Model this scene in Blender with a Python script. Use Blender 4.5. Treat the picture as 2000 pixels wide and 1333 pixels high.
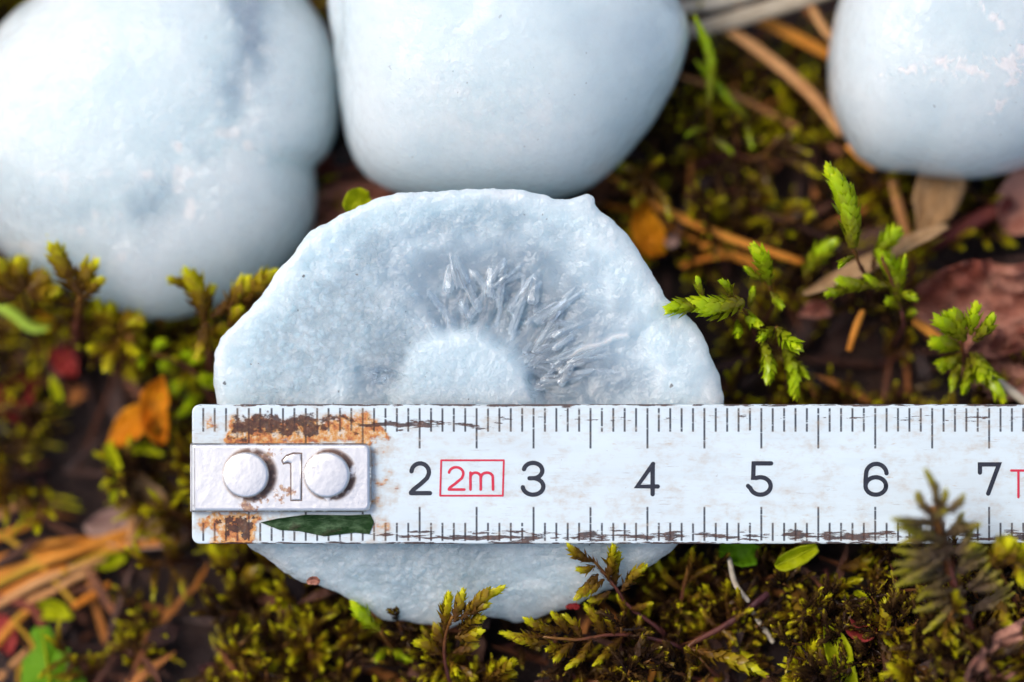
# Macro photograph: hailstones and a worn folding ruler on wet moss.  1 Blender unit = 1 cm.
import bpy, math, random
import numpy as np
from mathutils import Vector, Matrix

random.seed(7); np.random.seed(7)
for o in list(bpy.data.objects): bpy.data.objects.remove(o)
SC = bpy.context.scene
SC.unit_settings.system = 'METRIC'; SC.unit_settings.scale_length = 0.01; SC.unit_settings.length_unit = 'CENTIMETERS'

# ------------------------------------------------------------------ camera, sky, sun, exposure
TH = math.radians(14.0)            # camera leans 14 degrees off straight down
D = 30.0                           # distance from lens to the plane in focus (cm)
PXCM = 222.0                       # photo pixels per cm on that plane
O3 = np.array((0.0, 0.0, 1.6))
AX = np.array((1.0, 0, 0)); AV = np.array((0, math.cos(TH), math.sin(TH))); AW = np.array((0, -math.sin(TH), math.cos(TH)))
def L(u, v, w): return O3 + u * AX + v * AV + w * AW
cam = bpy.data.cameras.new('camera'); camo = bpy.data.objects.new('camera', cam); SC.collection.objects.link(camo)
camo.location = L(0, 0, D); camo.rotation_euler = (TH, 0, 0)
cam.sensor_width = 36.0; cam.lens = 36.0 * D / (2000 / PXCM); cam.clip_start = 0.5; cam.clip_end = 3000
cam.dof.use_dof = True; cam.dof.focus_distance = D; cam.dof.aperture_fstop = 0.066; cam.dof.aperture_blades = 0
SC.camera = camo

SUN_EL, SUN_AZ = 60.0, -78.0        # elevation, azimuth measured from +Y (clockwise positive)
wd = bpy.data.worlds.new('World'); SC.world = wd; wd.use_nodes = True
nt = wd.node_tree; bg = nt.nodes['Background']
sky = nt.nodes.new('ShaderNodeTexSky'); sky.sky_type = 'NISHITA'; sky.sun_disc = False
sky.sun_elevation = math.radians(SUN_EL); sky.sun_rotation = math.radians(SUN_AZ)
sky.air_density = 1.0; sky.dust_density = 4.0; sky.ozone_density = 0.25
nt.links.new(sky.outputs[0], bg.inputs[0]); bg.inputs[1].default_value = 0.15
sl = bpy.data.lights.new('sun', 'SUN'); sl.energy = 1.05; sl.angle = math.radians(22); sl.color = (1.0, 0.98, 0.95)
slo = bpy.data.objects.new('sun', sl); SC.collection.objects.link(slo)
_a, _e = math.radians(SUN_AZ), math.radians(SUN_EL)
sdir = Vector((math.sin(_a) * math.cos(_e), math.cos(_a) * math.cos(_e), math.sin(_e)))
slo.rotation_euler = sdir.to_track_quat('Z', 'Y').to_euler(); slo.location = sdir * 60
SC.view_settings.view_transform = 'Standard'; SC.view_settings.look = 'None'
SC.view_settings.exposure = 0.26; SC.view_settings.gamma = 1.0; SC.view_settings.use_curve_mapping = False
SC.cycles.use_denoising = True
SC.cycles.max_bounces = 6; SC.cycles.diffuse_bounces = 2; SC.cycles.glossy_bounces = 3; SC.cycles.transmission_bounces = 5; SC.cycles.transparent_max_bounces = 4
SC.cycles.use_adaptive_sampling = True; SC.cycles.adaptive_threshold = 0.03

# ------------------------------------------------------------------ helpers: places
def g0(x, y):
    """height of the forest floor (cm)"""
    x = np.asarray(x, float); y = np.asarray(y, float)
    z = 0.14 * np.minimum(x, 0) * (x > -6) + (-0.84) * (x <= -6)
    z = z + 1.15 * np.exp(-((x - 4.1) / 1.5) ** 2 - ((y + 2.7) / 1.0) ** 2)
    z = z + 0.35 * np.exp(-((x - 1.0) / 1.6) ** 2 - ((y + 3.2) / 0.8) ** 2)
    z = z - 0.25 * np.exp(-((x - 3.0) / 1.4) ** 2 - ((y - 3.0) / 1.5) ** 2)
    z = z + 0.13 * np.sin(1.7 * x + 0.6) * np.sin(1.9 * y + 1.1) + 0.06 * np.sin(4.1 * x + 2 * y) * np.sin(3.3 * y - x)
    return z
def P(px, py, w=0.0):
    s = (D - w) / D / PXCM
    return L((px - 1000) * s, (666.5 - py) * s, w)
def PG(px, py, h=0.0):
    """the point over photo pixel (px, py) that lies h cm above the forest floor"""
    w = -1.0
    for _ in range(12):
        p = P(px, py, w); w += (float(g0(p[0], p[1])) + h - p[2]) / math.cos(TH) * 0.9
    return P(px, py, w)
def lift(p, h=0.14):
    """raise a point along the view ray until it lies on top of the forest floor"""
    p = np.asarray(p, float); c = L(0, 0, D)
    for _ in range(6):
        dz = float(g0(p[0], p[1])) + h - p[2]
        if dz > 0: p = p + (c - p) / (c[2] - p[2]) * dz
    return p
def wof(p): return float((np.asarray(p) - O3) @ AW)

# ------------------------------------------------------------------ helpers: numeric noise
def _h(ix, iy, iz, s):
    n = (ix.astype(np.int64) * 374761393 + iy.astype(np.int64) * 668265263 + iz.astype(np.int64) * 2147483647 + s * 1274126177) & 0xffffffff
    n = ((n ^ (n >> 13)) * 1274126177) & 0xffffffff
    n = (n ^ (n >> 16)) & 0xffffffff
    return (n & 0xffff) / 32767.5 - 1.0
def vn(x, y, z, s=0):
    x, y, z = np.broadcast_arrays(np.asarray(x, float), np.asarray(y, float), np.asarray(z, float))
    ix, iy, iz = np.floor(x), np.floor(y), np.floor(z); fx, fy, fz = x - ix, y - iy, z - iz
    fx = fx * fx * (3 - 2 * fx); fy = fy * fy * (3 - 2 * fy); fz = fz * fz * (3 - 2 * fz)
    r = 0
    for a in (0, 1):
        for b in (0, 1):
            for c in (0, 1):
                r = r + _h(ix + a, iy + b, iz + c, s) * (fx if a else 1 - fx) * (fy if b else 1 - fy) * (fz if c else 1 - fz)
    return r
def fbm(x, y, z, o=4, s=0):
    r, a, f = 0, 1.0, 1.0
    for k in range(o): r = r + a * vn(x * f + 13.1 * k, y * f + 7.7 * k, z * f, s + k); a *= 0.5; f *= 2.03
    return r
def sst(a, b, x): t = np.clip((x - a) / (b - a), 0, 1); return t * t * (3 - 2 * t)

# ------------------------------------------------------------------ helpers: objects
COL = SC.collection
def mesh(name, v, f, mat, parent=None, attrs=None, smooth=True, origin=None, uniq=None):
    v = np.asarray(v, np.float64).reshape(-1, 3)
    if origin is not None: v = v - np.asarray(origin)
    me = bpy.data.meshes.new(name)
    if isinstance(f, np.ndarray):
        n, k = f.shape
        me.vertices.add(len(v)); me.vertices.foreach_set('co', v.astype(np.float32).ravel())
        me.loops.add(n * k); me.loops.foreach_set('vertex_index', f.astype(np.int32).ravel())
        me.polygons.add(n); me.polygons.foreach_set('loop_start', np.arange(0, n * k, k, dtype=np.int32))
        me.update(calc_edges=True)
    else:
        me.from_pydata(v.tolist(), [], f); me.update()
    me.polygons.foreach_set('use_smooth', np.full(len(me.polygons), smooth, dtype=bool))
    for k, a in (attrs or {}).items():
        at = me.attributes.new(k, 'FLOAT', 'POINT'); at.data.foreach_set('value', np.asarray(a, np.float32).ravel())
    if mat: me.materials.append(mat)
    ob = bpy.data.objects.new(name, me); COL.objects.link(ob)
    if origin is not None: ob.location = origin
    if parent is not None:
        ob.parent = parent; ob.location = Vector(ob.location) - parent.location
    return ob
def tag(o, label=None, cat=None, group=None, kind=None):
    for k, x in (('label', label), ('category', cat), ('group', group), ('kind', kind)):
        if x: o[k] = x
    return o
def empty(name, loc):
    o = bpy.data.objects.new(name, None); o.empty_display_size = 0.2; COL.objects.link(o); o.location = Vector(loc); return o
class MB:
    def __init__(s): s.v = []; s.f = []; s.n = 0; s.a = {}
    def add(s, v, f, **at):
        v = np.asarray(v, float).reshape(-1, 3); f = np.asarray(f, int)
        s.v.append(v); s.f.append(f + s.n); s.n += len(v)
        for k, x in at.items(): s.a.setdefault(k, []).append(np.broadcast_to(np.asarray(x, float), (len(v),)))
    def build(s, name, mat, parent=None, origin=None, smooth=True):
        return mesh(name, np.concatenate(s.v), np.concatenate(s.f), mat, parent, {k: np.concatenate(x) for k, x in s.a.items()}, smooth, origin)
def unit(a): a = np.asarray(a, float); return a / np.maximum(np.linalg.norm(a, axis=-1, keepdims=True), 1e-9)
def bez(pts, t):
    """smooth curve through control points (Catmull-Rom)"""
    p = np.asarray(pts, float); n = len(p) - 1; t = np.asarray(t, float)
    if n == 1: return p[0] + (p[1] - p[0]) * t[:, None]
    q = np.vstack((2 * p[0] - p[1], p, 2 * p[-1] - p[-2]))
    s = np.clip(t * n, 0, n - 1e-9); i = s.astype(int); u = (s - i)[:, None]
    a, b, c, d = q[i], q[i + 1], q[i + 2], q[i + 3]
    return 0.5 * (2 * b + (c - a) * u + (2 * a - 5 * b + 4 * c - d) * u ** 2 + (3 * b - a - 3 * c + d) * u ** 3)
def frames(c):
    T = unit(np.gradient(c, axis=0)); up = np.array((0.31, 0.17, 0.93))
    N = unit(np.cross(T, up)); B = np.cross(T, N); return T, N, B
def tube(mb, pts, r, n=10, k=7, flat=1.0, cap=True, **at):
    t = np.linspace(0, 1, n); c = bez(pts, t); T, N, B = frames(c)
    rr = np.interp(t, np.linspace(0, 1, len(r)), r) if hasattr(r, '__len__') else np.full(n, r)
    a = np.linspace(0, 2 * math.pi, k, endpoint=False)
    v = c[:, None] + (N[:, None] * np.cos(a)[None, :, None] + B[:, None] * (flat * np.sin(a))[None, :, None]) * rr[:, None, None]
    f = [(i * k + j, i * k + (j + 1) % k, (i + 1) * k + (j + 1) % k, (i + 1) * k + j) for i in range(n - 1) for j in range(k)]
    f = np.array(f); tt = np.repeat(t, k); V = v.reshape(-1, 3)
    tri = np.vstack((f[:, (0, 1, 2)], f[:, (0, 2, 3)]))
    if cap:
        m = len(V); V = np.vstack((V, c[0] - T[0] * rr[0] * 0.4, c[-1] + T[-1] * rr[-1] * 0.6))
        e = [(m, (j + 1) % k, j) for j in range(k)] + [(m + 1, (n - 1) * k + j, (n - 1) * k + (j + 1) % k) for j in range(k)]
        tri = np.vstack((tri, e)); tt = np.append(tt, (0, 1))
    at = {q: (tt if isinstance(x, str) else x) for q, x in at.items()}
    mb.add(V, tri, **at)

# ------------------------------------------------------------------ helpers: node materials
class G:
    """tiny expression layer over shader nodes"""
    def __init__(s, name):
        s.m = bpy.data.materials.new(name); s.m.use_nodes = True; s.t = s.m.node_tree
        s.b = s.t.nodes['Principled BSDF']; s.out = s.t.nodes['Material Output']
    def link(s, a, b):
        if isinstance(a, X): s.t.links.new(a.s, b)
        elif isinstance(b.default_value, float): b.default_value = a
        else: b.default_value = tuple(a) + ((1,) if len(a) == 3 and len(b.default_value) == 4 else ())
    def math(s, op, *a, clamp=False):
        n = s.t.nodes.new('ShaderNodeMath'); n.operation = op; n.use_clamp = clamp
        for i, x in enumerate(a): s.link(x, n.inputs[i])
        return X(s, n.outputs[0])
    def set(s, **k):
        for q, x in k.items(): s.link(x, s.b.inputs[q.replace('_', ' ')])
    def coord(s, kind='Object'):
        n = s.t.nodes.new('ShaderNodeTexCoord'); return X(s, n.outputs[kind])
    def xyz(s, v):
        n = s.t.nodes.new('ShaderNodeSeparateXYZ'); s.link(v, n.inputs[0]); return [X(s, o) for o in n.outputs]
    def vec(s, *a):
        n = s.t.nodes.new('ShaderNodeCombineXYZ')
        for i, x in enumerate(a): s.link(x, n.inputs[i])
        return X(s, n.outputs[0])
    def scale(s, v, k):
        n = s.t.nodes.new('ShaderNodeVectorMath'); n.operation = 'MULTIPLY'; s.link(v, n.inputs[0]); n.inputs[1].default_value = k; return X(s, n.outputs[0])
    def noise(s, v, sc=1, det=4, rough=0.55, dist=0.0):
        n = s.t.nodes.new('ShaderNodeTexNoise'); s.link(v, n.inputs['Vector']); n.inputs['Scale'].default_value = sc
        n.inputs['Detail'].default_value = det; n.inputs['Roughness'].default_value = rough; n.inputs['Distortion'].default_value = dist
        return X(s, n.outputs[0])
    def voro(s, v, sc=1, feat='F1', rnd=1.0, out=0):
        n = s.t.nodes.new('ShaderNodeTexVoronoi'); n.feature = feat; s.link(v, n.inputs['Vector']); n.inputs['Scale'].default_value = sc
        n.inputs['Randomness'].default_value = rnd; return X(s, n.outputs[out])
    def attr(s, name):
        n = s.t.nodes.new('ShaderNodeAttribute'); n.attribute_name = name; return X(s, n.outputs['Fac'])
    def rand(s):
        n = s.t.nodes.new('ShaderNodeObjectInfo'); return X(s, n.outputs['Random'])
    def ss(s, a, b, x):
        n = s.t.nodes.new('ShaderNodeMapRange'); n.interpolation_type = 'SMOOTHSTEP'; s.link(x, n.inputs[0]); n.inputs[1].default_value = a; n.inputs[2].default_value = b
        return X(s, n.outputs[0])
    def mix(s, f, a, b):
        n = s.t.nodes.new('ShaderNodeMix'); n.data_type = 'RGBA'; s.link(f, n.inputs[0]); s.link(a, n.inputs[6]); s.link(b, n.inputs[7]); return X(s, n.outputs[2])
    def ramp(s, f, stops):
        n = s.t.nodes.new('ShaderNodeValToRGB'); e = n.color_ramp.elements
        while len(e) < len(stops): e.new(0.5)
        for q, (p, c) in zip(e, stops): q.position = p; q.color = tuple(c) + (1,)
        s.link(f, n.inputs[0]); return X(s, n.outputs[0])
    def bump(s, h, strength=0.5, dist=0.02, normal=None):
        n = s.t.nodes.new('ShaderNodeBump'); n.inputs['Strength'].default_value = strength; n.inputs['Distance'].default_value = dist; s.link(h, n.inputs['Height'])
        if normal is not None: s.link(normal, n.inputs['Normal'])
        return X(s, n.outputs[0])
    def translucent(s, fac, col):
        tr = s.t.nodes.new('ShaderNodeBsdfTranslucent'); s.link(col, tr.inputs[0]); mx = s.t.nodes.new('ShaderNodeMixShader'); mx.inputs[0].default_value = fac
        s.t.links.new(s.b.outputs[0], mx.inputs[1]); s.t.links.new(tr.outputs[0], mx.inputs[2]); s.t.links.new(mx.outputs[0], s.out.inputs[0])
class X:
    def __init__(s, g, sock): s.g = g; s.s = sock
    def __add__(s, o): return s.g.math('ADD', s, o)
    __radd__ = __add__
    def __mul__(s, o): return s.g.math('MULTIPLY', s, o)
    __rmul__ = __mul__
    def __sub__(s, o): return s.g.math('SUBTRACT', s, o)
    def __rsub__(s, o): return s.g.math('SUBTRACT', o, s)
    def __truediv__(s, o): return s.g.math('DIVIDE', s, o)
    def __gt__(s, o): return s.g.math('GREATER_THAN', s, o)
    def __lt__(s, o): return s.g.math('LESS_THAN', s, o)
    def abs(s): return s.g.math('ABSOLUTE', s)
    def max(s, o): return s.g.math('MAXIMUM', s, o)
    def min(s, o): return s.g.math('MINIMUM', s, o)
    def clamp(s): return s.g.math('ADD', s, 0.0, clamp=True)

# ------------------------------------------------------------------ materials
def ice_material(name, fine=1.0, milky=(0.80, 0.885, 0.93), clear_shade=(0.36, 0.44, 0.53), speck=1.0, sss=0.7, clearness=0.4, coat=0.8, spec=0.7, rough=0.14):
    g = G(name); c = g.coord()
    cl = g.attr('clear_shade'); fr = g.attr('frost')
    nz = g.noise(c, 1.6, 3, 0.62); col = g.mix((cl + (nz - 0.5) * 0.62).clamp(), milky, clear_shade)
    blot = g.noise(c, 8.0, 2, 0.6); col = g.mix(g.ss(0.45, 0.75, blot) * 0.25, col, tuple(x * 0.78 for x in milky))
    col = g.mix(fr, col, (0.90, 0.98, 1.0))
    # specks of dirt carried by the ice
    dn = g.t.nodes.new('ShaderNodeTexNoise'); dn.inputs['Scale'].default_value = 14; g.link(c, dn.inputs['Vector'])
    va = g.t.nodes.new('ShaderNodeVectorMath'); va.operation = 'MULTIPLY_ADD'; g.t.links.new(dn.outputs[1], va.inputs[0]); va.inputs[1].default_value = (0.06, 0.06, 0.06); g.link(c, va.inputs[2]); cw = X(g, va.outputs[0])
    sp = g.ss(0.055, 0.03, g.voro(cw, 3.0)).max(g.ss(0.07, 0.04, g.voro(g.scale(cw, (1.0, 1.3, 0.9)), 6.5)) * g.ss(0.5, 0.58, g.noise(c, 1.9, 2)))
    col = g.mix(sp * 0.75 * speck, col, (0.09, 0.07, 0.06))
    rg = g.attr('grain')
    b1 = g.noise(c, 17, 3, 0.6); b2 = g.voro(cw, 15, 'F1'); b3 = g.noise(c, 42, 2, 0.6)
    col = g.mix(g.ss(0.35, 0.62, b2) * rg * (0.34 * fine ** 3), col, tuple(x * 0.60 for x in milky))      # crevices between the grains darkened: relief shade put into the colour
    hgt = (b1 * 0.5 - b2 * 0.8) * rg + b3 * (rg * 0.35 + 0.10) + g.noise(c, 3.5, 2) * 0.8
    n = g.bump(hgt, 1.0 * fine, 0.055); cn = g.bump(hgt, 1.0, 0.09 * fine)
    g.set(Base_Color=col, Roughness=rough, IOR=1.33, Normal=n, Specular_IOR_Level=spec, Subsurface_Weight=1.0, Subsurface_Radius=(0.8, 0.94, 1.0), Subsurface_Scale=sss, Subsurface_Anisotropy=0.3,
          Transmission_Weight=(cl * clearness).clamp(), Coat_Normal=cn, Coat_Weight=coat, Coat_Roughness=0.07, Coat_IOR=1.33)
    return g.m
M_ICE_CUT = ice_material('ice_broken_face', 1.0, milky=(0.62, 0.75, 0.805), clear_shade=(0.44, 0.555, 0.645), sss=0.6, clearness=0.34)
M_ICE = ice_material('ice_smooth', 0.55, milky=(0.675, 0.835, 0.905), clear_shade=(0.36, 0.44, 0.53), speck=0.45, sss=4.0, clearness=0.25, coat=0.35, spec=0.45, rough=0.2)
def _crystal():
    g = G('ice_clear_crystal'); c = g.coord()
    n = g.bump(g.noise(c, 9, 2), 0.25, 0.02)
    g.set(Base_Color=(0.84, 0.92, 0.97), Roughness=0.04, IOR=1.31, Transmission_Weight=0.86, Normal=n); return g.m
M_CRYSTAL = _crystal()

def moss_material(name, stops, rough=0.26, trans=0.42, nz=0.25):
    g = G(name); c = g.coord()
    t = g.attr('tip'); k = g.attr('tone')
    f = (t + (k - 0.5) * 0.5 + (g.noise(c, 6, 1) - 0.5) * nz * 2).clamp()
    col = g.ramp(f, stops)
    g.set(Base_Color=col, Roughness=rough, IOR=1.45, Specular_IOR_Level=0.42)
    g.translucent(trans, col); return g.m
BR = (0.15, 0.066, 0.018); DB = (0.032, 0.017, 0.013); OL = (0.36, 0.225, 0.013); YG = (0.82, 0.78, 0.016); PU = (0.075, 0.026, 0.032)
M_MOSS_OLIVE = moss_material('moss_olive', [(0.0, BR), (0.25, (0.20, 0.105, 0.014)), (0.48, OL), (0.70, (0.60, 0.52, 0.014)), (0.95, YG)])
M_MOSS_BROWN = moss_material('moss_brown', [(0.0, DB), (0.4, (0.085, 0.042, 0.018)), (0.68, (0.16, 0.088, 0.018)), (0.86, (0.48, 0.36, 0.015)), (1.0, (0.80, 0.74, 0.016))])
M_MOSS_GREEN = moss_material('moss_green', [(0.0, (0.20, 0.17, 0.014)), (0.3, (0.34, 0.38, 0.012)), (0.65, (0.50, 0.68, 0.012)), (1.0, (0.74, 0.84, 0.018))], 0.18, 0.4)
M_MOSS_GREY = moss_material('moss_greyish', [(0.0, (0.13, 0.085, 0.055)), (0.4, (0.24, 0.17, 0.06)), (0.68, (0.36, 0.31, 0.03)), (1.0, (0.58, 0.54, 0.02))], 0.5, 0.3)
M_STEM = moss_material('moss_stem', [(0.0, PU), (0.6, (0.13, 0.04, 0.025)), (1.0, (0.24, 0.11, 0.02))], 0.28, 0.05)

def plant_material(name, a, b, rough=0.4, trans=0.15, sc=3.0, vein=0.0, spots=0.0, stretch=(1, 1, 1)):
    g = G(name); c = g.coord(); s = g.scale(c, stretch)
    f = g.ss(0.3, 0.7, g.noise(s, sc, 5, 0.65) + (g.rand() - 0.5) * 0.25); col = g.mix(f, a, b)
    fine = g.noise(s, sc * 6, 3, 0.6); col = g.mix(g.ss(0.5, 0.8, fine) * 0.35, col, tuple(x * 0.45 for x in a))
    if spots: col = g.mix(g.ss(0.60, 0.72, g.noise(c, 5, 3)) * spots, col, (0.05, 0.025, 0.02))
    g.set(Base_Color=col, Roughness=rough + 0.12, IOR=1.4, Normal=g.bump(fine, 0.7, 0.025), Specular_IOR_Level=0.2)
    if trans: g.translucent(trans, col)
    return g.m
M_NEEDLE = plant_material('pine_needle_orange', (0.56, 0.17, 0.016), (0.74, 0.30, 0.045), 0.38, 0.12, 2.5)
M_NEEDLE_TAN = plant_material('pine_needle_tan', (0.48, 0.21, 0.075), (0.64, 0.33, 0.13), 0.45, 0.1, 2.5)
M_NEEDLE_YELLOW = plant_material('needle_yellow', (0.50, 0.26, 0.02), (0.62, 0.36, 0.04), 0.4, 0.15, 2.5)
M_TWIG_PALE = plant_material('twig_pale', (0.42, 0.34, 0.24), (0.62, 0.54, 0.42), 0.6, 0.0, 3.0, stretch=(1.5, 4, 4))
M_TWIG_BROWN = plant_material('twig_brown', (0.10, 0.045, 0.028), (0.19, 0.09, 0.05), 0.5, 0.0, 3.0)
M_TWIG_RED = plant_material('twig_red', (0.10, 0.022, 0.02), (0.20, 0.05, 0.03), 0.45, 0.0, 3.0)
M_LEAF_ORANGE = plant_material('leaf_orange', (0.66, 0.20, 0.008), (0.80, 0.33, 0.012), 0.45, 0.25, 2.0, spots=0.3)
M_LEAF_RED = plant_material('leaf_red', (0.22, 0.018, 0.022), (0.42, 0.06, 0.05), 0.45, 0.2, 2.0, spots=0.4)
M_LEAF_PINK = plant_material('leaf_pale_pink', (0.42, 0.25, 0.20), (0.58, 0.40, 0.34), 0.5, 0.25, 2.0)
M_LEAF_TAN = plant_material('leaf_tan', (0.36, 0.20, 0.085), (0.56, 0.36, 0.19), 0.5, 0.2, 2.2, stretch=(5, 1.2, 1))
M_LEAF_BROWN = plant_material('leaf_red_brown', (0.22, 0.06, 0.04), (0.60, 0.30, 0.21), 0.22, 0.1, 2.6, spots=0.75)
M_LEAF_GREEN = plant_material('leaf_green', (0.085, 0.23, 0.006), (0.16, 0.36, 0.008), 0.35, 0.3, 2.5)
M_LEAF_LIME = plant_material('leaf_lime', (0.40, 0.45, 0.006), (0.56, 0.58, 0.008), 0.32, 0.35, 2.5)
M_LEAF_DARK = plant_material('leaf_dark_green', (0.010, 0.038, 0.008), (0.12, 0.20, 0.10), 0.22, 0.0, 5.0, stretch=(1, 2.5, 1), spots=0.5)
M_GRASS = plant_material('grass_blade_green', (0.30, 0.50, 0.02), (0.48, 0.66, 0.08), 0.3, 0.3, 3.0)

def _soil():
    g = G('wet_soil'); c = g.coord()
    col = g.ramp(g.noise(c, 1.6, 8, 0.7), [(0.3, (0.010, 0.006, 0.008)), (0.55, (0.030, 0.014, 0.012)), (0.75, (0.070, 0.032, 0.018))])
    g.set(Base_Color=col, Roughness=0.55, Normal=g.bump(g.noise(c, 9, 6, 0.7), 1.0, 0.12)); return g.m
M_SOIL = _soil()
def _litter():
    g = G('litter_flakes'); k = g.attr('tone'); c = g.coord()
    col = g.ramp((k + (g.noise(c, 5, 4) - 0.5) * 0.5).clamp(), [(0.0, (0.016, 0.009, 0.010)), (0.5, (0.055, 0.022, 0.014)), (0.8, (0.12, 0.042, 0.02)), (0.94, (0.26, 0.09, 0.03)), (1.0, (0.42, 0.15, 0.03))])
    g.set(Base_Color=col, Roughness=0.55, Specular_IOR_Level=0.25, Normal=g.bump(g.noise(c, 14, 4), 0.8, 0.04)); return g.m
M_LITTER = _litter()

# ruler paint: object x runs along the rule from its zero end (cm), y across it from the lower edge (0) to the upper edge (1.225)
RW = 1.225
def _ruler():
    g = G('ruler_painted_steel'); c = g.coord(); x, y, z = g.xyz(c)
    wob = (g.noise(c, 6, 4) - 0.5)
    # printed graduations
    def ticks(per, half):
        f = g.math('FRACT', x / per + 0.5); return g.ss(half + 0.004, half - 0.003, ((f - 0.5) * per).abs())
    def band(a, b): return g.ss(a - 0.006, a + 0.006, y) * g.ss(b + 0.006, b - 0.006, y)
    mm, hc = ticks(0.1, 0.0085), ticks(0.5, 0.0085)
    tk = (mm * band(0.985, 1.192)).max(hc * band(0.838, 1.192)).max(mm * band(0.026, 0.185)).max(hc * band(0.03, 0.325))
    tk = tk * (x > 0.05)
    wear = g.noise(g.scale(c, (6, 26, 1)), 1, 4, 0.7); tk = tk * g.ss(0.30, 0.44, wear) * 0.93
    paint = g.mix(g.ss(0.45, 0.75, g.noise(g.scale(c, (1.2, 9, 1)), 1, 5, 0.65)) * 0.4, (0.68, 0.785, 0.825), (0.56, 0.65, 0.69)); paint = g.mix(g.ss(0.35, 0.7, g.noise(g.scale(c, (0.8, 1.6, 1)), 1, 3)) * 0.3, paint, (0.54, 0.59, 0.615))
    sc = g.ss(0.585, 0.70, g.noise(g.scale(c, (3.5, 48, 1)), 1, 5, 0.72)) * g.ss(0.40, 0.62, g.noise(c, 1.3, 3)) * 0.75
    paint = g.mix(sc, paint, (0.36, 0.33, 0.31)); paint = g.mix(g.ss(0.70, 0.76, g.noise(c, 24, 4, 0.65)) * 0.6, paint, (0.24, 0.21, 0.20))
    stain = g.ss(0.63, 0.76, g.noise(g.scale(c, (3.5, 9, 1)), 1.6, 4, 0.6)) * 0.55 * g.ss(2.6, 4.2, x)
    paint = g.mix(stain, paint, (0.50, 0.36, 0.22))
    ink = g.mix(tk, paint, (0.013, 0.018, 0.034))
    # rust: the corroded end, two scraped streaks and the chipped edges
    n1 = g.noise(g.scale(c, (6, 10, 1)), 1, 6, 0.7); n2 = g.noise(g.scale(c, (4.2, 30, 1)), 1, 5, 0.68); n3 = g.noise(g.scale(c, (11, 14, 1)), 1, 5, 0.65)
    xw = x + (g.noise(c, 2.6, 4, 0.6) - 0.5) * 1.1; yw = y + (g.noise(g.scale(c, (1, 1, 3)), 3.4, 4, 0.65) - 0.5) * 0.34
    def box(x0, x1, y0, y1, e=0.09): return g.ss(x0, x0 + e, xw) * g.ss(x1, x1 - e, xw) * g.ss(y0, y0 + e * 0.6, yw) * g.ss(y1, y1 - e * 0.6, yw)
    A = box(0.06, 1.80, 0.78, 1.20, 0.30); B = box(-0.03, 0.78, -0.2, 0.34, 0.26); C2 = box(1.42, 1.78, -0.1, 0.92, 0.16)
    big = (g.noise(c, 3.2, 5, 0.65) - 0.5) * 1.6
    orange = (A * 1.3 + (n1 - 0.5) * 2.6 + big * 1.0 - 0.66).max(B * 1.3 + (n1 - 0.5) * 2.2 + big * 0.7 - 0.60).max(C2 * 0.7 + (n1 - 0.5) * 2.4 - 0.80)
    top = g.ss(0.10, 0.0, (y - 1.045 - wob * 0.12).abs()) * g.ss(1.3, 1.6, x) * g.ss(3.4, 2.0, x)
    top2 = g.ss(0.11, 0.0, (y - 1.10).abs()) * g.ss(1.8, 2.6, x) * 0.55
    bot = g.ss(0.12, 0.0, (y - 0.07 - wob * 0.10).abs()) * g.ss(1.2, 1.8, x) * 0.88
    edge = g.ss(0.055, 0.0, y).max(g.ss(RW - 0.045, RW, y)) * 0.92
    chip = g.ss(0.20, 0.02, ((x - 3.28) * 0.75).abs() + (RW - y)) * 0.9
    lend = g.ss(0.10, 0.0, x) * 0.55
    streak = top.max(top2).max(bot).max(edge).max(chip).max(lend)
    brown = g.ss(0.0, 0.10, streak * 1.1 + (n2 - 0.5) * 2.6 + big * 0.5 - 0.86)
    DA = g.ss(0.17, 0.02, (yw - 1.05).abs()) * g.ss(0.05, 0.5, xw) * g.ss(1.7, 0.9, xw)
    DB_ = g.ss(0.17, 0.02, (yw - 0.15).abs()) * g.ss(0.10, 0.28, xw) * g.ss(0.75, 0.42, xw)
    darkA = g.ss(-0.05, 0.3, DA * 1.0 + (n3 - 0.5) * 2.4 + (n1 - 0.5) * 1.2 - 0.62).max(g.ss(0.0, 0.12, DB_ + (n3 - 0.5) * 2.4 - 0.66))
    of = g.ss(-0.12, 0.30, orange); ocol = g.ramp(g.noise(c, 14, 5, 0.7), [(0.32, (0.15, 0.04, 0.016)), (0.44, (0.52, 0.14, 0.014)), (0.54, (0.66, 0.32, 0.07)), (0.64, (0.68, 0.58, 0.46))])
    ink = g.mix(g.ss(-0.75, 0.1, orange) * 0.45, ink, (0.46, 0.33, 0.20))
    col = g.mix(of * 0.92, ink, ocol)
    col = g.mix(tk * of * 0.75, col, (0.02, 0.02, 0.03))
    dcol = g.ramp(g.noise(c, 22, 4, 0.7), [(0.35, (0.022, 0.012, 0.016)), (0.6, (0.09, 0.035, 0.022)), (0.75, (0.22, 0.13, 0.09))])
    col = g.mix(brown.max(darkA) * 0.93, col, dcol)
    rust = brown.max(darkA).max(of)
    h = (1.0 - brown.max(darkA)) * 0.9 + g.noise(c, 30, 3) * rust * 0.9 + g.noise(g.scale(c, (3, 40, 1)), 1, 3) * 0.15
    g.set(Base_Color=col, Roughness=rust * 0.35 + 0.34, IOR=1.48, Normal=g.bump(h, 0.6, 0.012)); return g.m
M_RULER = _ruler()
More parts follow.
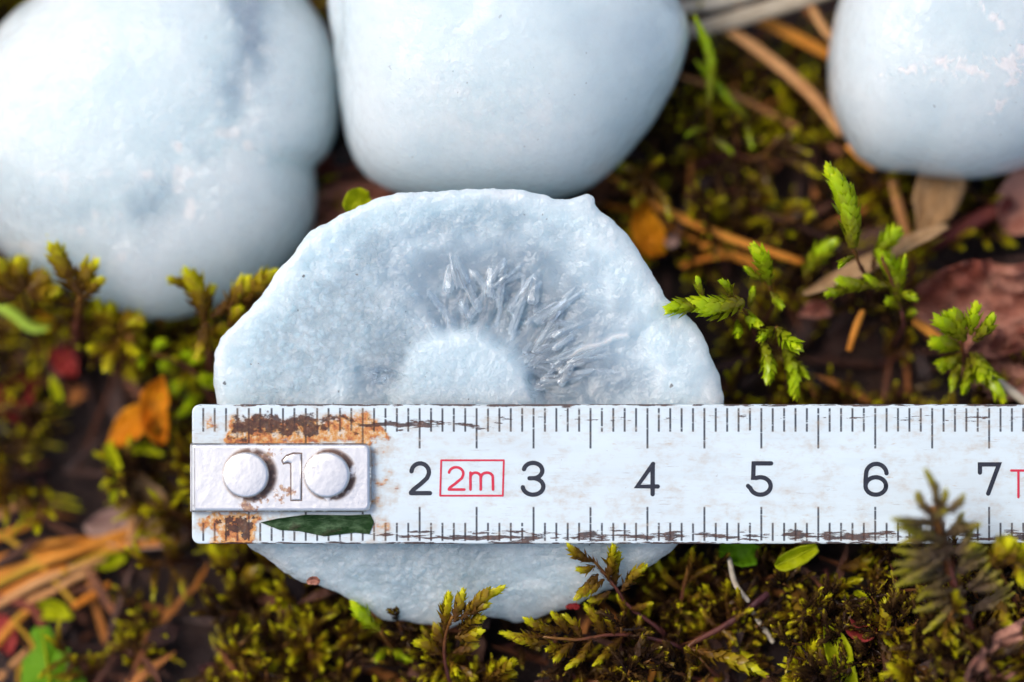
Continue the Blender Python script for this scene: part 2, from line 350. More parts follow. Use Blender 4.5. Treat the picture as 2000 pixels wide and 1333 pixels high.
def plate_material(name, rusty=1.0, metal=0.95, rough=0.30):
    g = G(name); c = g.coord(); x, y, z = g.xyz(c)
    def dist(cx, cy): return g.math('SQRT', (x - cx) * (x - cx) + (y - cy) * (y - cy))
    n = g.noise(c, 8, 6, 0.72); fine = g.noise(c, 26, 4, 0.7)
    col = g.mix(g.ss(0.4, 0.8, g.noise(c, 5, 5, 0.7)) * 0.35, (0.92, 0.92, 0.91), (0.70, 0.70, 0.68)) 
    pit = g.ss(0.68, 0.74, g.noise(c, 13, 4, 0.6)); col = g.mix(pit * 0.4, col, (0.30, 0.24, 0.2)); rust = pit * 0.0
    if rusty:
        d1, d2 = dist(0.49, 0.612), dist(1.196, 0.612)
        r1 = g.ss(0.36, 0.20, d1) * 0.72 * g.ss(0.30, 0.66, x); r2 = g.ss(0.30, 0.20, d2) * 0.5 * g.ss(1.15, 1.35, x); r3 = g.ss(0.26, 0.0, dist(0.70, 0.80)) * 0.6
        r4 = g.ss(0.28, 0.0, dist(0.76, 0.44)) * 0.66; r5 = g.ss(0.20, 0.0, dist(0.52, 0.33)) * 0.7
        rust = g.ss(0.0, 0.12, r1.max(r2).max(r3).max(r4).max(r5) + (n - 0.5) * 2.2 + (fine - 0.5) * 0.9 - 0.54)
        ring = g.ss(0.255, 0.205, d1 + (x - 0.49) * -0.12).max(g.ss(0.245, 0.205, d2 + (x - 1.196) * -0.1)) * g.ss(0.35, 0.5, g.noise(c, 7, 3))
        rust = rust.max(ring)
        rc = g.ramp(fine, [(0.35, (0.05, 0.02, 0.018)), (0.5, (0.28, 0.085, 0.02)), (0.62, (0.52, 0.30, 0.14)), (0.75, (0.62, 0.52, 0.42))])
        col = g.mix(rust * 0.88, col, rc); col = g.mix(ring * 0.8, col, (0.045, 0.02, 0.018))
        ed = g.ss(0.305, 0.285, y).max(g.ss(0.862, 0.884, y)).max(g.ss(1.553, 1.576, x)) * g.ss(0.38, 0.5, n); col = g.mix(ed * 0.8, col, (0.09, 0.05, 0.04))
    g.set(Base_Color=col, Metallic=(1.0 - rust) * metal, Roughness=rust * 0.25 + rough, Normal=g.bump(g.noise(c, 12, 4) * 0.6 + fine * 0.25, 0.3, 0.015)); return g.m
M_PLATE = plate_material('end_plate_tinned_steel'); M_RIVET = plate_material('rivet_steel', 0, 1.0, 0.30)
def flat(name, col, rough=0.45, metal=0.0):
    g = G(name); c = g.coord(); f = g.noise(c, 30, 3)
    g.set(Base_Color=g.mix(g.ss(0.5, 0.75, f) * 0.35, col, tuple(min(1, x * 1.8 + 0.04) for x in col)), Roughness=rough, Metallic=metal); return g.m
M_INK = flat('print_black', (0.012, 0.016, 0.030)); M_INK_RED = flat('print_red', (0.62, 0.018, 0.055))

M_NUMERAL_SHADE = flat('numeral_shade_brown', (0.13, 0.07, 0.05), 0.6)  # painted edge shade of the embossed numeral

# ------------------------------------------------------------------ the forest floor
def build_ground():
    s = np.linspace(-1, 1, 261); q = 16 * s + 1184 * np.sign(s) * np.abs(s) ** 9
    X_, Y_ = np.meshgrid(q, q, indexing='ij')
    fade = np.exp(-(np.maximum(np.hypot(X_, Y_) - 15, 0) / 15) ** 2)
    Z_ = g0(np.clip(X_, -8, 8), np.clip(Y_, -8, 8)) * fade + (0.16 * fbm(X_ * 1.1, Y_ * 1.1, 0 * X_, 5, 3)) * fade - 0.12
    n = len(q); i = np.arange(n - 1)[:, None] * n + np.arange(n - 1)[None, :]
    f = np.stack((i, i + n, i + n + 1, i + 1), -1).reshape(-1, 4)
    o = mesh('ground', np.stack((X_, Y_, Z_), -1), f, M_SOIL); tag(o, kind='structure')
build_ground()

# ------------------------------------------------------------------ hailstones
CUT = [(420, 790), (417, 740), (418, 690), (430, 660), (470, 625), (510, 580), (545, 530), (575, 495), (605, 455), (650, 430), (700, 405), (750, 385), (790, 376), (850, 374),
       (940, 373), (1040, 376), (1080, 387), (1115, 388), (1146, 380), (1160, 388), (1163, 402), (1190, 425), (1230, 465), (1260, 515), (1300, 580), (1345, 620), (1375, 660), (1392, 705),
       (1405, 750), (1412, 790), (1402, 900), (1372, 990), (1322, 1062), (1290, 1095), (1240, 1130), (1195, 1152), (1150, 1170), (1120, 1186), (1080, 1196), (1040, 1208),
       (1005, 1217), (975, 1207), (950, 1200), (915, 1212), (872, 1226), (850, 1225), (800, 1212), (745, 1212), (720, 1195), (690, 1176), (660, 1158), (622, 1143), (592, 1140),
       (560, 1120), (530, 1095), (487, 1068), (452, 1000), (430, 900)]
LEFT = [(600, 0), (640, 60), (655, 110), (661, 190), (656, 260), (640, 300), (613, 325), (618, 370), (614, 430), (596, 472), (560, 515), (500, 560), (420, 600), (310, 628), (220, 600), (130, 560),
        (40, 520), (-50, 430), (-90, 300), (-80, 170), (-30, 90), (60, 0), (160, -80), (300, -115), (430, -110), (530, -70)]
MID = [(1325, 0), (1342, 40), (1345, 75), (1334, 125), (1300, 200), (1245, 280), (1200, 330), (1155, 366), (1090, 388), (1000, 397), (900, 396), (820, 388), (760, 372), (720, 350), (694, 320),
       (678, 280), (668, 220), (660, 150), (652, 80), (640, 10), (650, -90), (710, -200), (800, -270), (950, -305), (1100, -290), (1220, -215), (1300, -90)]
RIGHT = [(1640, 0), (1626, 60), (1618, 140), (1624, 205), (1648, 262), (1676, 308), (1715, 331), (1780, 337), (1850, 348), (1905, 350), (1960, 341), (2010, 324), (2080, 280), (2140, 190), (2150, 60),
         (2110, -60), (2020, -160), (1900, -200), (1780, -170), (1690, -90)]
def polar(poly, c, n):
    p = np.array(poly, float) - c; a = np.arctan2(-p[:, 1], p[:, 0]); r = np.hypot(p[:, 0], p[:, 1]); i = np.argsort(a); a, r = a[i], r[i]
    a = np.concatenate((a - 2 * math.pi, a, a + 2 * math.pi)); r = np.tile(r, 3)
    ph = np.linspace(-math.pi, math.pi, n, endpoint=False)
    fine = np.linspace(-math.pi, math.pi, n, endpoint=False); rr = np.interp(fine, a, r)
    k = max(3, n // 260) | 1; rr = np.convolve(np.concatenate((rr[-k:], rr, rr[:k])), np.hanning(k + 2)[1:-1] / np.hanning(k + 2)[1:-1].sum(), 'same')[k:-k]
    return ph, rr
def ring_faces(nr, na):
    i = np.arange(nr - 1)[:, None] * na + np.arange(na)[None, :]; j = np.arange(nr - 1)[:, None] * na + (np.arange(na)[None, :] + 1) % na
    return np.stack((i, j, j + na, i + na), -1).reshape(-1, 4)
def seg_dist(px, py, line):
    d = np.full(np.shape(px), 1e9)
    for (ax, ay), (bx, by) in zip(line, line[1:]):
        t = np.clip(((px - ax) * (bx - ax) + (py - ay) * (by - ay)) / ((bx - ax) ** 2 + (by - ay) ** 2), 0, 1)
        d = np.minimum(d, np.hypot(px - ax - t * (bx - ax), py - ay - t * (by - ay)))
    return d
def whole_stone(name, label, poly, c, wc, thick, extra, na=460, nr=230):
    ph, rr = polar(poly, np.array(c, float), na)
    psi = np.linspace(0.0, math.pi, nr)
    s = np.sin(psi)[:, None] ** 0.66; co = np.sign(np.cos(psi))[:, None] * np.abs(np.cos(psi))[:, None] ** 0.95
    rho = rr[None, :] * s; px = c[0] + rho * np.cos(ph); py = c[1] - rho * np.sin(ph)
    sc = (D - wc) / D / PXCM
    U = (px - 1000) * sc; V = (666.5 - py) * sc; Wd = wc + thick * co + 0 * U
    dh, clear_shade, frost, grain = extra(px, py, U, V, Wd, psi[:, None] + 0 * U)
    top = np.clip(co, 0, 1)
    Wd = Wd + dh * sst(0.02, 0.35, top)
    Wd = Wd + (0.045 * fbm(U * 1.5, V * 1.5, Wd * 1.5, 4, 5) + 0.002 * fbm(U * 8, V * 8, Wd * 8, 2, 15)) * sst(0, .3, top)
    pts = O3 + U[..., None] * AX + V[..., None] * AV + Wd[..., None] * AW
    f = ring_faces(nr, na); base = P(c[0], c[1], wc - thick)
    o = mesh(name, pts, f, M_ICE, None, {'clear_shade': clear_shade, 'frost': frost, 'grain': grain}, origin=base); tag(o, label, 'hailstone', 'hailstones on the moss'); return o
def ex_left(px, py, U, V, W_, psi):
    valley = [(470, -60), (488, 60), (500, 150), (480, 230), (430, 300), (360, 370), (280, 420), (180, 440), (60, 420), (-40, 380)]
    d = seg_dist(px, py, valley); n = fbm(U * 2.2, V * 2.2, U * 0, 4, 9)
    fade = 0.35 + 0.65 * sst(60, 400, px); dv = np.exp(-(d / 62) ** 2) * fade; dh = -0.10 * dv + 0.05 * fbm(U * 4, V * 4, 0 * U, 3, 4) * np.exp(-(d / 90) ** 2)
    dh = dh + 0.03 * np.exp(-((px - 590) / 60) ** 2 - ((py - 180) / 120) ** 2) - 0.12 * np.exp(-(seg_dist(px, py, [(620, 325), (560, 320)]) / 18) ** 2)
    grain = np.exp(-(d / 80) ** 2); dh = dh + 0.035 * np.maximum(fbm(U * 9, V * 9, 0 * U, 3, 21), 0) * grain
    up = sst(330, 60, py) * sst(350, 520, px) * sst(620, 560, px)
    cl = np.clip(0.62 * fade * np.exp(-(d / 60) ** 2) * (0.65 + 0.9 * n) + 0.55 * up * np.exp(-(d / 45) ** 2) + 0.25 * np.exp(-((px - 10) / 60) ** 2 - ((py - 390) / 60) ** 2), 0, 1)
    fr = 0.7 * np.clip((vn(U * 8, V * 8, 0 * U, 31) - 0.45) * 3, 0, 1) * np.exp(-((d - 40) / 50) ** 2) * sst(60, 200, py)
    return dh, cl, fr, 0.25 + 0.9 * np.exp(-(d / 110) ** 2) * sst(-.5, .5, n)
def ex_mid(px, py, U, V, W_, psi):
    m = np.exp(-((px - 960) / 160) ** 2 - ((py - 240) / 110) ** 2)
    dh = 0.016 * np.maximum(fbm(U * 9, V * 9, 0 * U, 3, 12), -0.2) * m - 0.10 * np.exp(-(seg_dist(px, py, [(665, -120), (668, 40), (664, 110)]) / 14) ** 2)
    cl = np.clip(0.16 * sst(1020, 1300, px) + 0.12 * fbm(U * 1.5, V * 1.5, 0 * U, 3, 2), 0, 1)
    return dh, cl, 0.35 * m * np.clip(vn(U * 10, V * 10, 0 * U, 3), 0, 1), 0.12 + 0.75 * m
def ex_right(px, py, U, V, W_, psi):
    l1 = [(1700, 165), (1760, 150), (1830, 140), (1900, 150), (1950, 140), (2000, 95), (2040, 70)]; l2 = [(1950, 145), (1945, 200), (1900, 245)]; l3 = [(1880, 30), (1930, 70), (1925, 85)]
    d = np.minimum(np.minimum(seg_dist(px, py, l1) / (8 + 20 * sst(1700, 1850, px)), seg_dist(px, py, l2) / 16), seg_dist(px, py, l3) / 9)
    m = np.exp(-d ** 2); n = fbm(U * 10, V * 10, 0 * U, 3, 8); rdg = 1 - np.abs(fbm(U * 9, V * 9, 0 * U, 2, 18)) * 2.6
    fr = sst(0.55, 0.95, m * 0.75 + 0.3 * n + 0.30 * rdg)
    dh = 0.022 * fr * (1 + n); cl = np.clip(0.12 + 0.12 * fbm(U * 1.4, V * 1.4, 0 * U, 3, 6) + 0.12 * sst(150, 350, py), 0, 1)
    return dh, cl, fr * 0.9, 0.15 + 0.5 * m
whole_stone('hailstone', 'lumpy white hailstone with a grey icy furrow, left of the others', LEFT, (300, 265), -1.55, 1.1, ex_left)
whole_stone('hailstone', 'smooth round white hailstone behind the broken half stone', MID, (985, 45), -1.15, 1.15, ex_mid)
whole_stone('hailstone', 'smooth pale hailstone with a band of crusty frost, at the right', RIGHT, (1885, 80), -1.2, 1.0, ex_right)

CORE = (915, 772)
def build_cut():
    c = (915, 780); na, nr = 900, 300; ph, rr = polar(CUT, np.array(c, float), na)
    ra = np.linspace(0.001, 1, nr) ** 0.85
    rough = 1 + 0.008 * fbm(np.cos(ph) * 12, np.sin(ph) * 12, 0 * ph, 4, 2)
    rho = rr[None, :] * ra[:, None] * (1 + (rough[None, :] - 1) * ra[:, None] ** 4)
    px = c[0] + rho * np.cos(ph); py = c[1] - rho * np.sin(ph)
    U = (px - 1000) / PXCM; V = (666.5 - py) / PXCM
    dx, dy = (px - CORE[0]) / PXCM, (CORE[1] - py) / PXCM; r = np.hypot(dx, dy); a = np.degrees(np.arctan2(dy, dx))
    warp = 0.10 * fbm(U * 2.5, V * 2.5, 0 * U, 3, 40); r2 = r + warp
    def lobe(a0, w_): return np.exp(-(((a - a0 + 180) % 360 - 180) / w_) ** 2)
    ring = sst(0.50, 0.72, r2) * sst(1.95, 0.95, r2)
    ur = np.clip(lobe(48, 42) + lobe(95, 30) * 0.75 + lobe(8, 26) * 0.8, 0, 1); lf = lobe(170, 26) * sst(1.15, 0.75, r2) + 0.35 * lobe(140, 30)
    clear_shade = ring * np.clip(ur * 0.82 + lf * 0.75 + 0.15, 0, 1)
    clear_shade = clear_shade + 0.28 * sst(1.75, 1.15, r2) * lobe(14, 30) * sst(0.6, 0.8, r2) + 0.22 * sst(1.3, 0.9, r2) * lobe(20, 40) + 0.30 * sst(1150, 1070, py) * sst(1000, 1060, py) + 0.12 * sst(1040, 1090, py)  # py terms: shade of the strip below the ruler put into the ice colour
    clear_shade = clear_shade + 0.07 * np.sin(2 * math.pi * (r2 + 0.02 * np.cos(np.radians(a) * 3)) / 0.30) * sst(0.9, 1.2, r2)
    clear_shade = clear_shade + 0.13 * fbm(U * 5, V * 5, 0 * U, 4, 41)
    core = sst(0.74, 0.44, r + 0.05 * fbm(U * 3, V * 3, 0 * U, 2, 44) + 0.03 * fbm(U * 6, V * 6, 0 * U, 3, 42)); clear_shade = clear_shade * (1 - core * 0.85) + 0.10 * core
    # columnar crystals standing radially round the core
    aw = a + 6 * fbm(U * 2.0, V * 2.0, 0 * U, 2, 53)
    rid = vn(aw * 0.10, r * 1.5 + 3, 0 * r, 50) * 0.45 + vn(aw * 0.24, r * 3.5, 0 * r, 51) * 0.35 + vn(aw * 0.6, r * 5, 0 * r, 54) * 0.2
    blk = np.round(vn(aw * 0.13, r * 5.5, 0 * r, 55) * 3) / 3                  # broken steps across the columns
    patch = sst(-0.55, 0.35, fbm(U * 2.6, V * 2.6, 0 * U, 3, 56))
    colz = sst(0.50, 0.66, r2) * sst(1.35, 0.80, r2) * np.clip(lobe(82, 34) + lobe(20, 32) + lobe(168, 16) * 0.7 + lobe(-8, 14), 0, 1) * (0.25 + 0.75 * patch)
    h = -0.07 - 0.12 * ring * np.clip(ur + 0.5 * lf, 0, 1) + 0.03 * core
    h = h + colz * (0.06 * np.abs(rid) ** 0.7 * np.sign(rid) + 0.04 * blk + 0.02 * fbm(U * 12, V * 12, 0 * U, 3, 52))
    mid = sst(0.55, 0.8, r) ; pb = fbm(U * 20, V * 20, 0 * U, 3, 60); pb2 = fbm(U * 4.5, V * 4.5, 0 * U, 3, 61)
    h = h + mid * (0.019 * np.maximum(pb, -0.15) * (0.12 + sst(1250, 650, px) * (0.2 + 0.9 * sst(-.3, .6, pb2)) * sst(1.0, 0.8, ra[:, None])) + 0.012 * pb2) + core * 0.006 * pb
    h = h - 0.03 * (np.clip(U * 0 + (px - 915) / 500, -1, 1)) ** 2
    # a raised crack running right from the columns
    ck = seg_dist(px, py + 6 * vn(px / 30, py / 30, 0 * px, 3), [(1060, 712), (1120, 690), (1180, 668), (1225, 655)]); h = h + 0.045 * np.exp(-(ck / 5) ** 2)
    h = np.where((py > 770) & (py < 1075), np.minimum(h, -0.035), h)
    h = h - 0.55 * np.clip((py - 1050) / PXCM, 0, 2) ** 1.3
    h = h - 0.035 * np.clip((ra[:, None] - 0.965) / 0.035, 0, 1) ** 2            # rounded rim
    s = (D - h) / D
    pts = O3 + (U * s)[..., None] * AX + (V * s)[..., None] * AV + h[..., None] * AW
    # body below the broken face
    dep = np.array((0.05, 0.12, 0.22, 0.36, 0.52, 0.70, 0.90, 1.10, 1.30, 1.45)); shr = np.array((1.0, 0.996, 0.985, 0.96, 0.92, 0.86, 0.76, 0.62, 0.42, 0.02))
    rim = pts[-1]; cen = O3 + ((c[0] - 1000) / PXCM) * AX + ((666.5 - c[1]) / PXCM) * AV
    body = [(rim - cen) * k + cen - AW * d_ for d_, k in zip(dep, shr)]
    allp = np.concatenate((pts, np.array(body))); cl = np.concatenate((clear_shade, np.tile(clear_shade[-1] * 0 + 0.15, (len(dep), 1)))); cl = np.clip(cl, 0, 1)
    edge = np.clip((vn(U * 7, V * 7, 0 * U, 71) - 0.35) * 2, 0, 1) * 0.35
    frost = np.concatenate((np.clip(edge * mid + colz * np.clip(rid * 2.0 - 0.2, 0, 1) * 0.5 + 0.8 * np.exp(-(ck / 5) ** 2), 0, 1), np.zeros((len(dep), na))))
    base = P(c[0], c[1], -1.6); root = empty('hailstone', base)
    tag(root, 'broken half hailstone showing its icy core, lying under the ruler', 'hailstone', 'hailstones on the moss')
    gz = fbm(U * 1.6, V * 1.6, 0 * U, 3, 91)
    grain = np.clip(sst(1250, 650, px) * sst(0.98, 0.80, ra[:, None] + 0 * U) * sst(-0.7, 0.5, gz) * (1 - core * 0.55) + 0.12 + 0.35 * sst(1050, 1090, py), 0, 1)
    grain = np.concatenate((grain, np.full((len(dep), na), 0.15)))
    mesh('broken_face', allp, ring_faces(len(allp), na), M_ICE_CUT, root, {'clear_shade': cl, 'frost': frost, 'grain': grain}, origin=base)
    # clear columns of ice
    rnd = random.Random(3)
    spec = [(rnd.gauss(80, 24), rnd.uniform(0.58, 1.0), rnd.choice((0.12, 0.16, 0.2, 0.26, 0.36)), rnd.uniform(0.015, 0.055)) for _ in range(30)]
    spec += [(rnd.gauss(20, 18), rnd.uniform(0.56, 1.0), rnd.choice((0.12, 0.2, 0.28, 0.36, 0.52)), rnd.uniform(0.012, 0.042)) for _ in range(56)]
    spec += [(rnd.gauss(168, 10), rnd.uniform(0.60, 0.9), rnd.uniform(0.1, 0.25), rnd.uniform(0.02, 0.045)) for _ in range(14)]
    for ang, r0, ln, wd_ in spec:
        an = math.radians(ang); ax = np.array((math.cos(an), math.sin(an)))
        cu, cv = (CORE[0] - 1000) / PXCM, (666.5 - CORE[1]) / PXCM
        a0 = np.array((cu, cv)) + ax * r0; a1 = np.array((cu, cv)) + (ax + 0.18 * np.array((-ax[1], ax[0])) * rnd.gauss(0, 0.6)) * (r0 + ln)
        if min(a0[1], a1[1]) < -0.53: continue
        h0, h1 = -0.17 + rnd.uniform(-0.03, 0.04), -0.20 + rnd.uniform(-0.03, 0.05)
        p0, p1 = L(a0[0], a0[1], h0), L(a1[0], a1[1], h1); t_ = unit(p1 - p0); side = unit(np.cross(t_, AW)); up = np.cross(side, t_)
        k = rnd.choice((5, 6)); vv = []
        for q, (pp, sz) in enumerate(((p0, 0.55), (p0 + (p1 - p0) * 0.12, 1.0), (p0 + (p1 - p0) * 0.8, rnd.uniform(0.7, 1.1)), (p1, rnd.uniform(0.3, 0.7)))):
            for j in range(k):
                b = 2 * math.pi * j / k + 0.3; vv.append(pp + (side * math.cos(b) * rnd.uniform(0.8, 1.25) + up * math.sin(b) * 0.75) * wd_ * sz)
        ff = [(q * k + j, q * k + (j + 1) % k, (q + 1) * k + (j + 1) % k, (q + 1) * k + j) for q in range(3) for j in range(k)] + [tuple(range(k))[::-1], tuple(range(3 * k, 4 * k))]
        mesh('ice_crystal', vv, ff, M_CRYSTAL, root, smooth=False, origin=p0)
build_cut()

# ------------------------------------------------------------------ the ruler
def build_ruler():
    x0, y0 = (376 - 1000) / PXCM, (666.5 - 1062) / PXCM; TOP = 0.06
    R = Matrix(((AX[0], AV[0], AW[0]), (AX[1], AV[1], AW[1]), (AX[2], AV[2], AW[2]))).to_4x4()
    base = L(x0, y0, 0); root = empty('folding_ruler', base); root.rotation_euler = R.to_euler()
    tag(root, 'worn white metal ruler with a rusty riveted end, lying on the broken hailstone', 'ruler')
    def child(name, v, f, mat, smooth=False, par=root, off=(0, 0, 0)):
        me = bpy.data.meshes.new(name); me.from_pydata([tuple(np.asarray(q, float) - off) for q in v], [], f); me.update(); me.materials.append(mat)
        for p in me.polygons: p.use_smooth = smooth
        o = bpy.data.objects.new(name, me); COL.objects.link(o); o.parent = par; o.location = off; return o
    def rrect(xa, ya, xb, yb, r, n=6):
        out = []
        for cx, cy, a0, rr in ((xb - r[1], yb - r[1], 0, r[1]), (xa + r[0], yb - r[0], 90, r[0]), (xa + r[3], ya + r[3], 180, r[3]), (xb - r[2], ya + r[2], 270, r[2])):
            for i in range(n + 1):
                a = math.radians(a0 + 90 * i / n); out.append((cx + rr * math.cos(a), cy + rr * math.sin(a)))
        return out
    def offset(pts, d):
        p = np.array(pts); e = np.roll(p, -1, 0) - p; nrm = unit(np.stack((e[:, 1], -e[:, 0]), -1)); nv = unit(nrm + np.roll(nrm, 1, 0)); return p - nv * d
    def slab(pts, z0, z1, bev, seg=3):
        v, f = [], []; n = len(pts)
        layers = [(0, z0), (0, z1 - bev)] + [(bev * (1 - math.cos(math.pi / 2 * i / seg)), z1 - bev + bev * math.sin(math.pi / 2 * i / seg)) for i in range(1, seg + 1)]
        for d_, z_ in layers: v += [(q[0], q[1], z_) for q in offset(pts, d_)]
        for i in range(len(layers) - 1): f += [(i * n + j, i * n + (j + 1) % n, (i + 1) * n + (j + 1) % n, (i + 1) * n + j) for j in range(n)]
        f += [tuple(range(n))[::-1], tuple(range((len(layers) - 1) * n, len(layers) * n))]; return v, f
    child('blade', *slab(rrect(0, 0, 13.0, RW, (0.07, 0.03, 0.03, 0.07)), TOP - 0.085, TOP, 0.016), M_RULER)
    pl = rrect(0.004, 0.283, 1.578, 0.886, (0.02, 0.07, 0.07, 0.02))
    v, f = slab(pl, TOP - 0.02, TOP + 0.105, 0.035, 4)
    plate = child('end_plate', v, f, M_PLATE)
    wrap = rrect(-0.005, 0.285, 0.0035, 0.884, (0.003, 0.002, 0.002, 0.003), 3); child('plate_fold', *slab(wrap, TOP - 0.12, TOP + 0.085, 0.002), M_PLATE, par=plate)
    for cx in (0.49, 1.196):                                       # two round rivets
        cy = 0.612; prof = [(0.198, 0.0), (0.198, 0.09), (0.1965, 0.099), (0.192, 0.107), (0.186, 0.111), (0.18, 0.1125), (0.174, 0.113), (0.10, 0.1145), (0.04, 0.115)]
        v, f = [], []; n = 40
        for r_, z_ in prof: v += [(cx + r_ * math.cos(2 * math.pi * j / n), cy + r_ * math.sin(2 * math.pi * j / n), TOP + 0.10 + z_) for j in range(n)]
        for i in range(len(prof) - 1): f += [(i * n + j, i * n + (j + 1) % n, (i + 1) * n + (j + 1) % n, (i + 1) * n + j) for j in range(n)]
        f.append(tuple(range((len(prof) - 1) * n, len(prof) * n))); o = child('rivet', v, f, M_RIVET, True, plate)
    one = [(0.880, 0.39), (0.966, 0.39), (0.966, 0.795), (0.90, 0.795), (0.84, 0.775), (0.803, 0.735), (0.812, 0.712), (0.85, 0.722), (0.880, 0.712)]
    child('numeral_shade_rim', *slab([tuple(q) for q in offset(one, -0.013)], TOP + 0.085, TOP + 0.1065, 0.001, 1), M_NUMERAL_SHADE, False, plate)  # dark brown rim added round the numeral in place of its lost edge shading
    child('embossed_numeral', *slab(one, TOP + 0.08, TOP + 0.124, 0.014, 2), M_PLATE, False, plate)
    # printed figures: flat strokes lying on the paint
    def px2(q): return ((q[0] - 376) / PXCM, (1062 - q[1]) / PXCM)
    def arc(cx, cy, rx, ry, a0, a1, n=18): return [(cx + rx * math.cos(math.radians(a0 + (a1 - a0) * i / n)), cy + ry * math.sin(math.radians(a0 + (a1 - a0) * i / n))) for i in range(n + 1)]
    def strokes(lines, wd_):
        V, F = [], []
        for li, ln in enumerate(lines):
            p = np.array([px2(q) for q in ln]); hw = wd_ / PXCM / 2; z = TOP + 0.0025 + 0.0006 * li; d = np.diff(p, axis=0); tn = unit(d); nr = np.stack((-tn[:, 1], tn[:, 0]), -1)
            nv = np.vstack((nr[:1], unit(nr[1:] + nr[:-1]), nr[-1:])); cs = np.concatenate(([1], np.clip((nv[1:-1] * nr[1:]).sum(1), 0.55, 1), [1]))[:, None]
            lo, hi = p - nv * hw / cs, p + nv * hw / cs; b = len(V); n = len(p)
            V += [(q[0], q[1], z) for q in lo] + [(q[0], q[1], z) for q in hi]; F += [(b + i, b + i + 1, b + n + i + 1, b + n + i) for i in range(n - 1)]
            for e, s_ in ((0, -1), (n - 1, 1)):
                tt = tn[0] if e == 0 else tn[-1]; nn = nr[0] if e == 0 else nr[-1]; b2 = len(V); m = 7
                V += [(p[e][0] + hw * (nn[0] * math.cos(a) + s_ * tt[0] * math.sin(a)), p[e][1] + hw * (nn[1] * math.cos(a) + s_ * tt[1] * math.sin(a)), z) for a in [math.pi * i / (m - 1) for i in range(m)]]
                F.append(tuple(range(b2, b2 + m)) if s_ < 0 else tuple(range(b2, b2 + m))[::-1])
        return V, F
    figs = {'two': [arc(821, 922, 17, 17, 185, 375) + [(834, 934), (822, 945), (808, 956), (803, 962)], [(803, 963), (840, 963)]],
            'three': [arc(1041, 919, 18, 15, 190, 450, 20)[:-1] + [(1041, 934)] + [(1034, 934)], arc(1041, 950, 20, 16, -80, 175, 22)],
            'four': [[(1275, 906), (1244, 950), (1284, 950)], [(1274, 907), (1274, 965)]],
            'five': [[(1505, 905), (1471, 905), (1470, 933), (1474, 933)], arc(1484, 949, 20, 17, -115, 165, 22) + [(1460, 949)]],
            'six': [arc(1709, 949, 20, 17, 0, 360, 30), arc(1710, 926, 20, 20, -5, -178, 18) + [(1689, 938), (1689, 949)]],
            'seven': [[(1912, 923), (1912, 907), (1949, 907), (1928, 964)]]}
    for k, ln in figs.items(): child('numeral', *strokes(ln, 8.5), M_INK)
    child('red_frame', *strokes([[(862, 899), (984, 899)], [(984, 900), (982, 968)], [(982, 968), (860, 968)], [(860, 967), (862, 900)]], 3.6), M_INK_RED)
    child('red_numeral', *strokes([arc(891, 925, 14, 12.5, 190, 372) + [(902, 934), (890, 944), (879, 952), (877, 955)], [(877, 956), (907, 956)]], 5.2), M_INK_RED)
    child('red_letter', *strokes([[(919, 956), (919, 923)], arc(929, 932, 10, 9, 180, 360, 10) + [(939, 956)], arc(951, 932, 11.5, 9, 180, 360, 10) + [(963, 956)]], 5.2), M_INK_RED)
    child('red_letter', *strokes([[(1973, 919), (2006, 919)], [(1987, 921), (1987, 971)]], 4.6), M_INK_RED)
    # dark bit of leaf stuck to the paint under the plate
    q = [(510, 1020), (545, 1012), (598, 1005), (684, 1006), (724, 1004), (731, 1019), (722, 1043), (694, 1040), (634, 1047), (586, 1037), (548, 1035)]
    pts = [px2(a) for a in q]; n = len(pts); V = [(a, b, TOP + 0.004) for a, b in pts] + [(a, b, TOP + 0.012) for a, b in pts]; mid = [px2((520 + i * 26, 1021 + i * 0.6)) for i in range(8)]
    V += [(a, b, TOP + 0.022) for a, b in mid]; F = [(j, (j + 1) % n, n + (j + 1) % n, n + j) for j in range(n)]
    m0 = 2 * n; topi = [n + k for k in (0, 1, 2, 3, 4)]; boti = [n + k for k in (0, 10, 9, 8, 7, 6)]
    F += [(m0, n + 1, n + 0), (m0, m0 + 1, n + 1), (m0 + 1, m0 + 2, m0 + 3, n + 2, n + 1), (m0 + 3, m0 + 4, m0 + 5, n + 3, n + 2), (m0 + 5, m0 + 6, m0 + 7, n + 4, n + 3), (m0 + 7, n + 5, n + 4),
          (m0, n + 0, n + 10), (m0, n + 10, m0 + 1), (m0 + 1, n + 10, n + 9, m0 + 2), (m0 + 2, n + 9, n + 8, m0 + 4, m0 + 3), (m0 + 4, n + 8, n + 7, m0 + 6, m0 + 5), (m0 + 6, n + 7, n + 6, m0 + 7), (m0 + 7, n + 6, n + 5)]
    W4 = Matrix.Translation(Vector(base)) @ R
    wv = [tuple(W4 @ Vector(a)) for a in V]
    o = mesh('leaf_fragment', wv, F, M_LEAF_DARK, None, smooth=True, origin=wv[0]); tag(o, 'dark green strip of leaf stuck on the ruler below its metal end plate', 'leaf')
build_ruler()

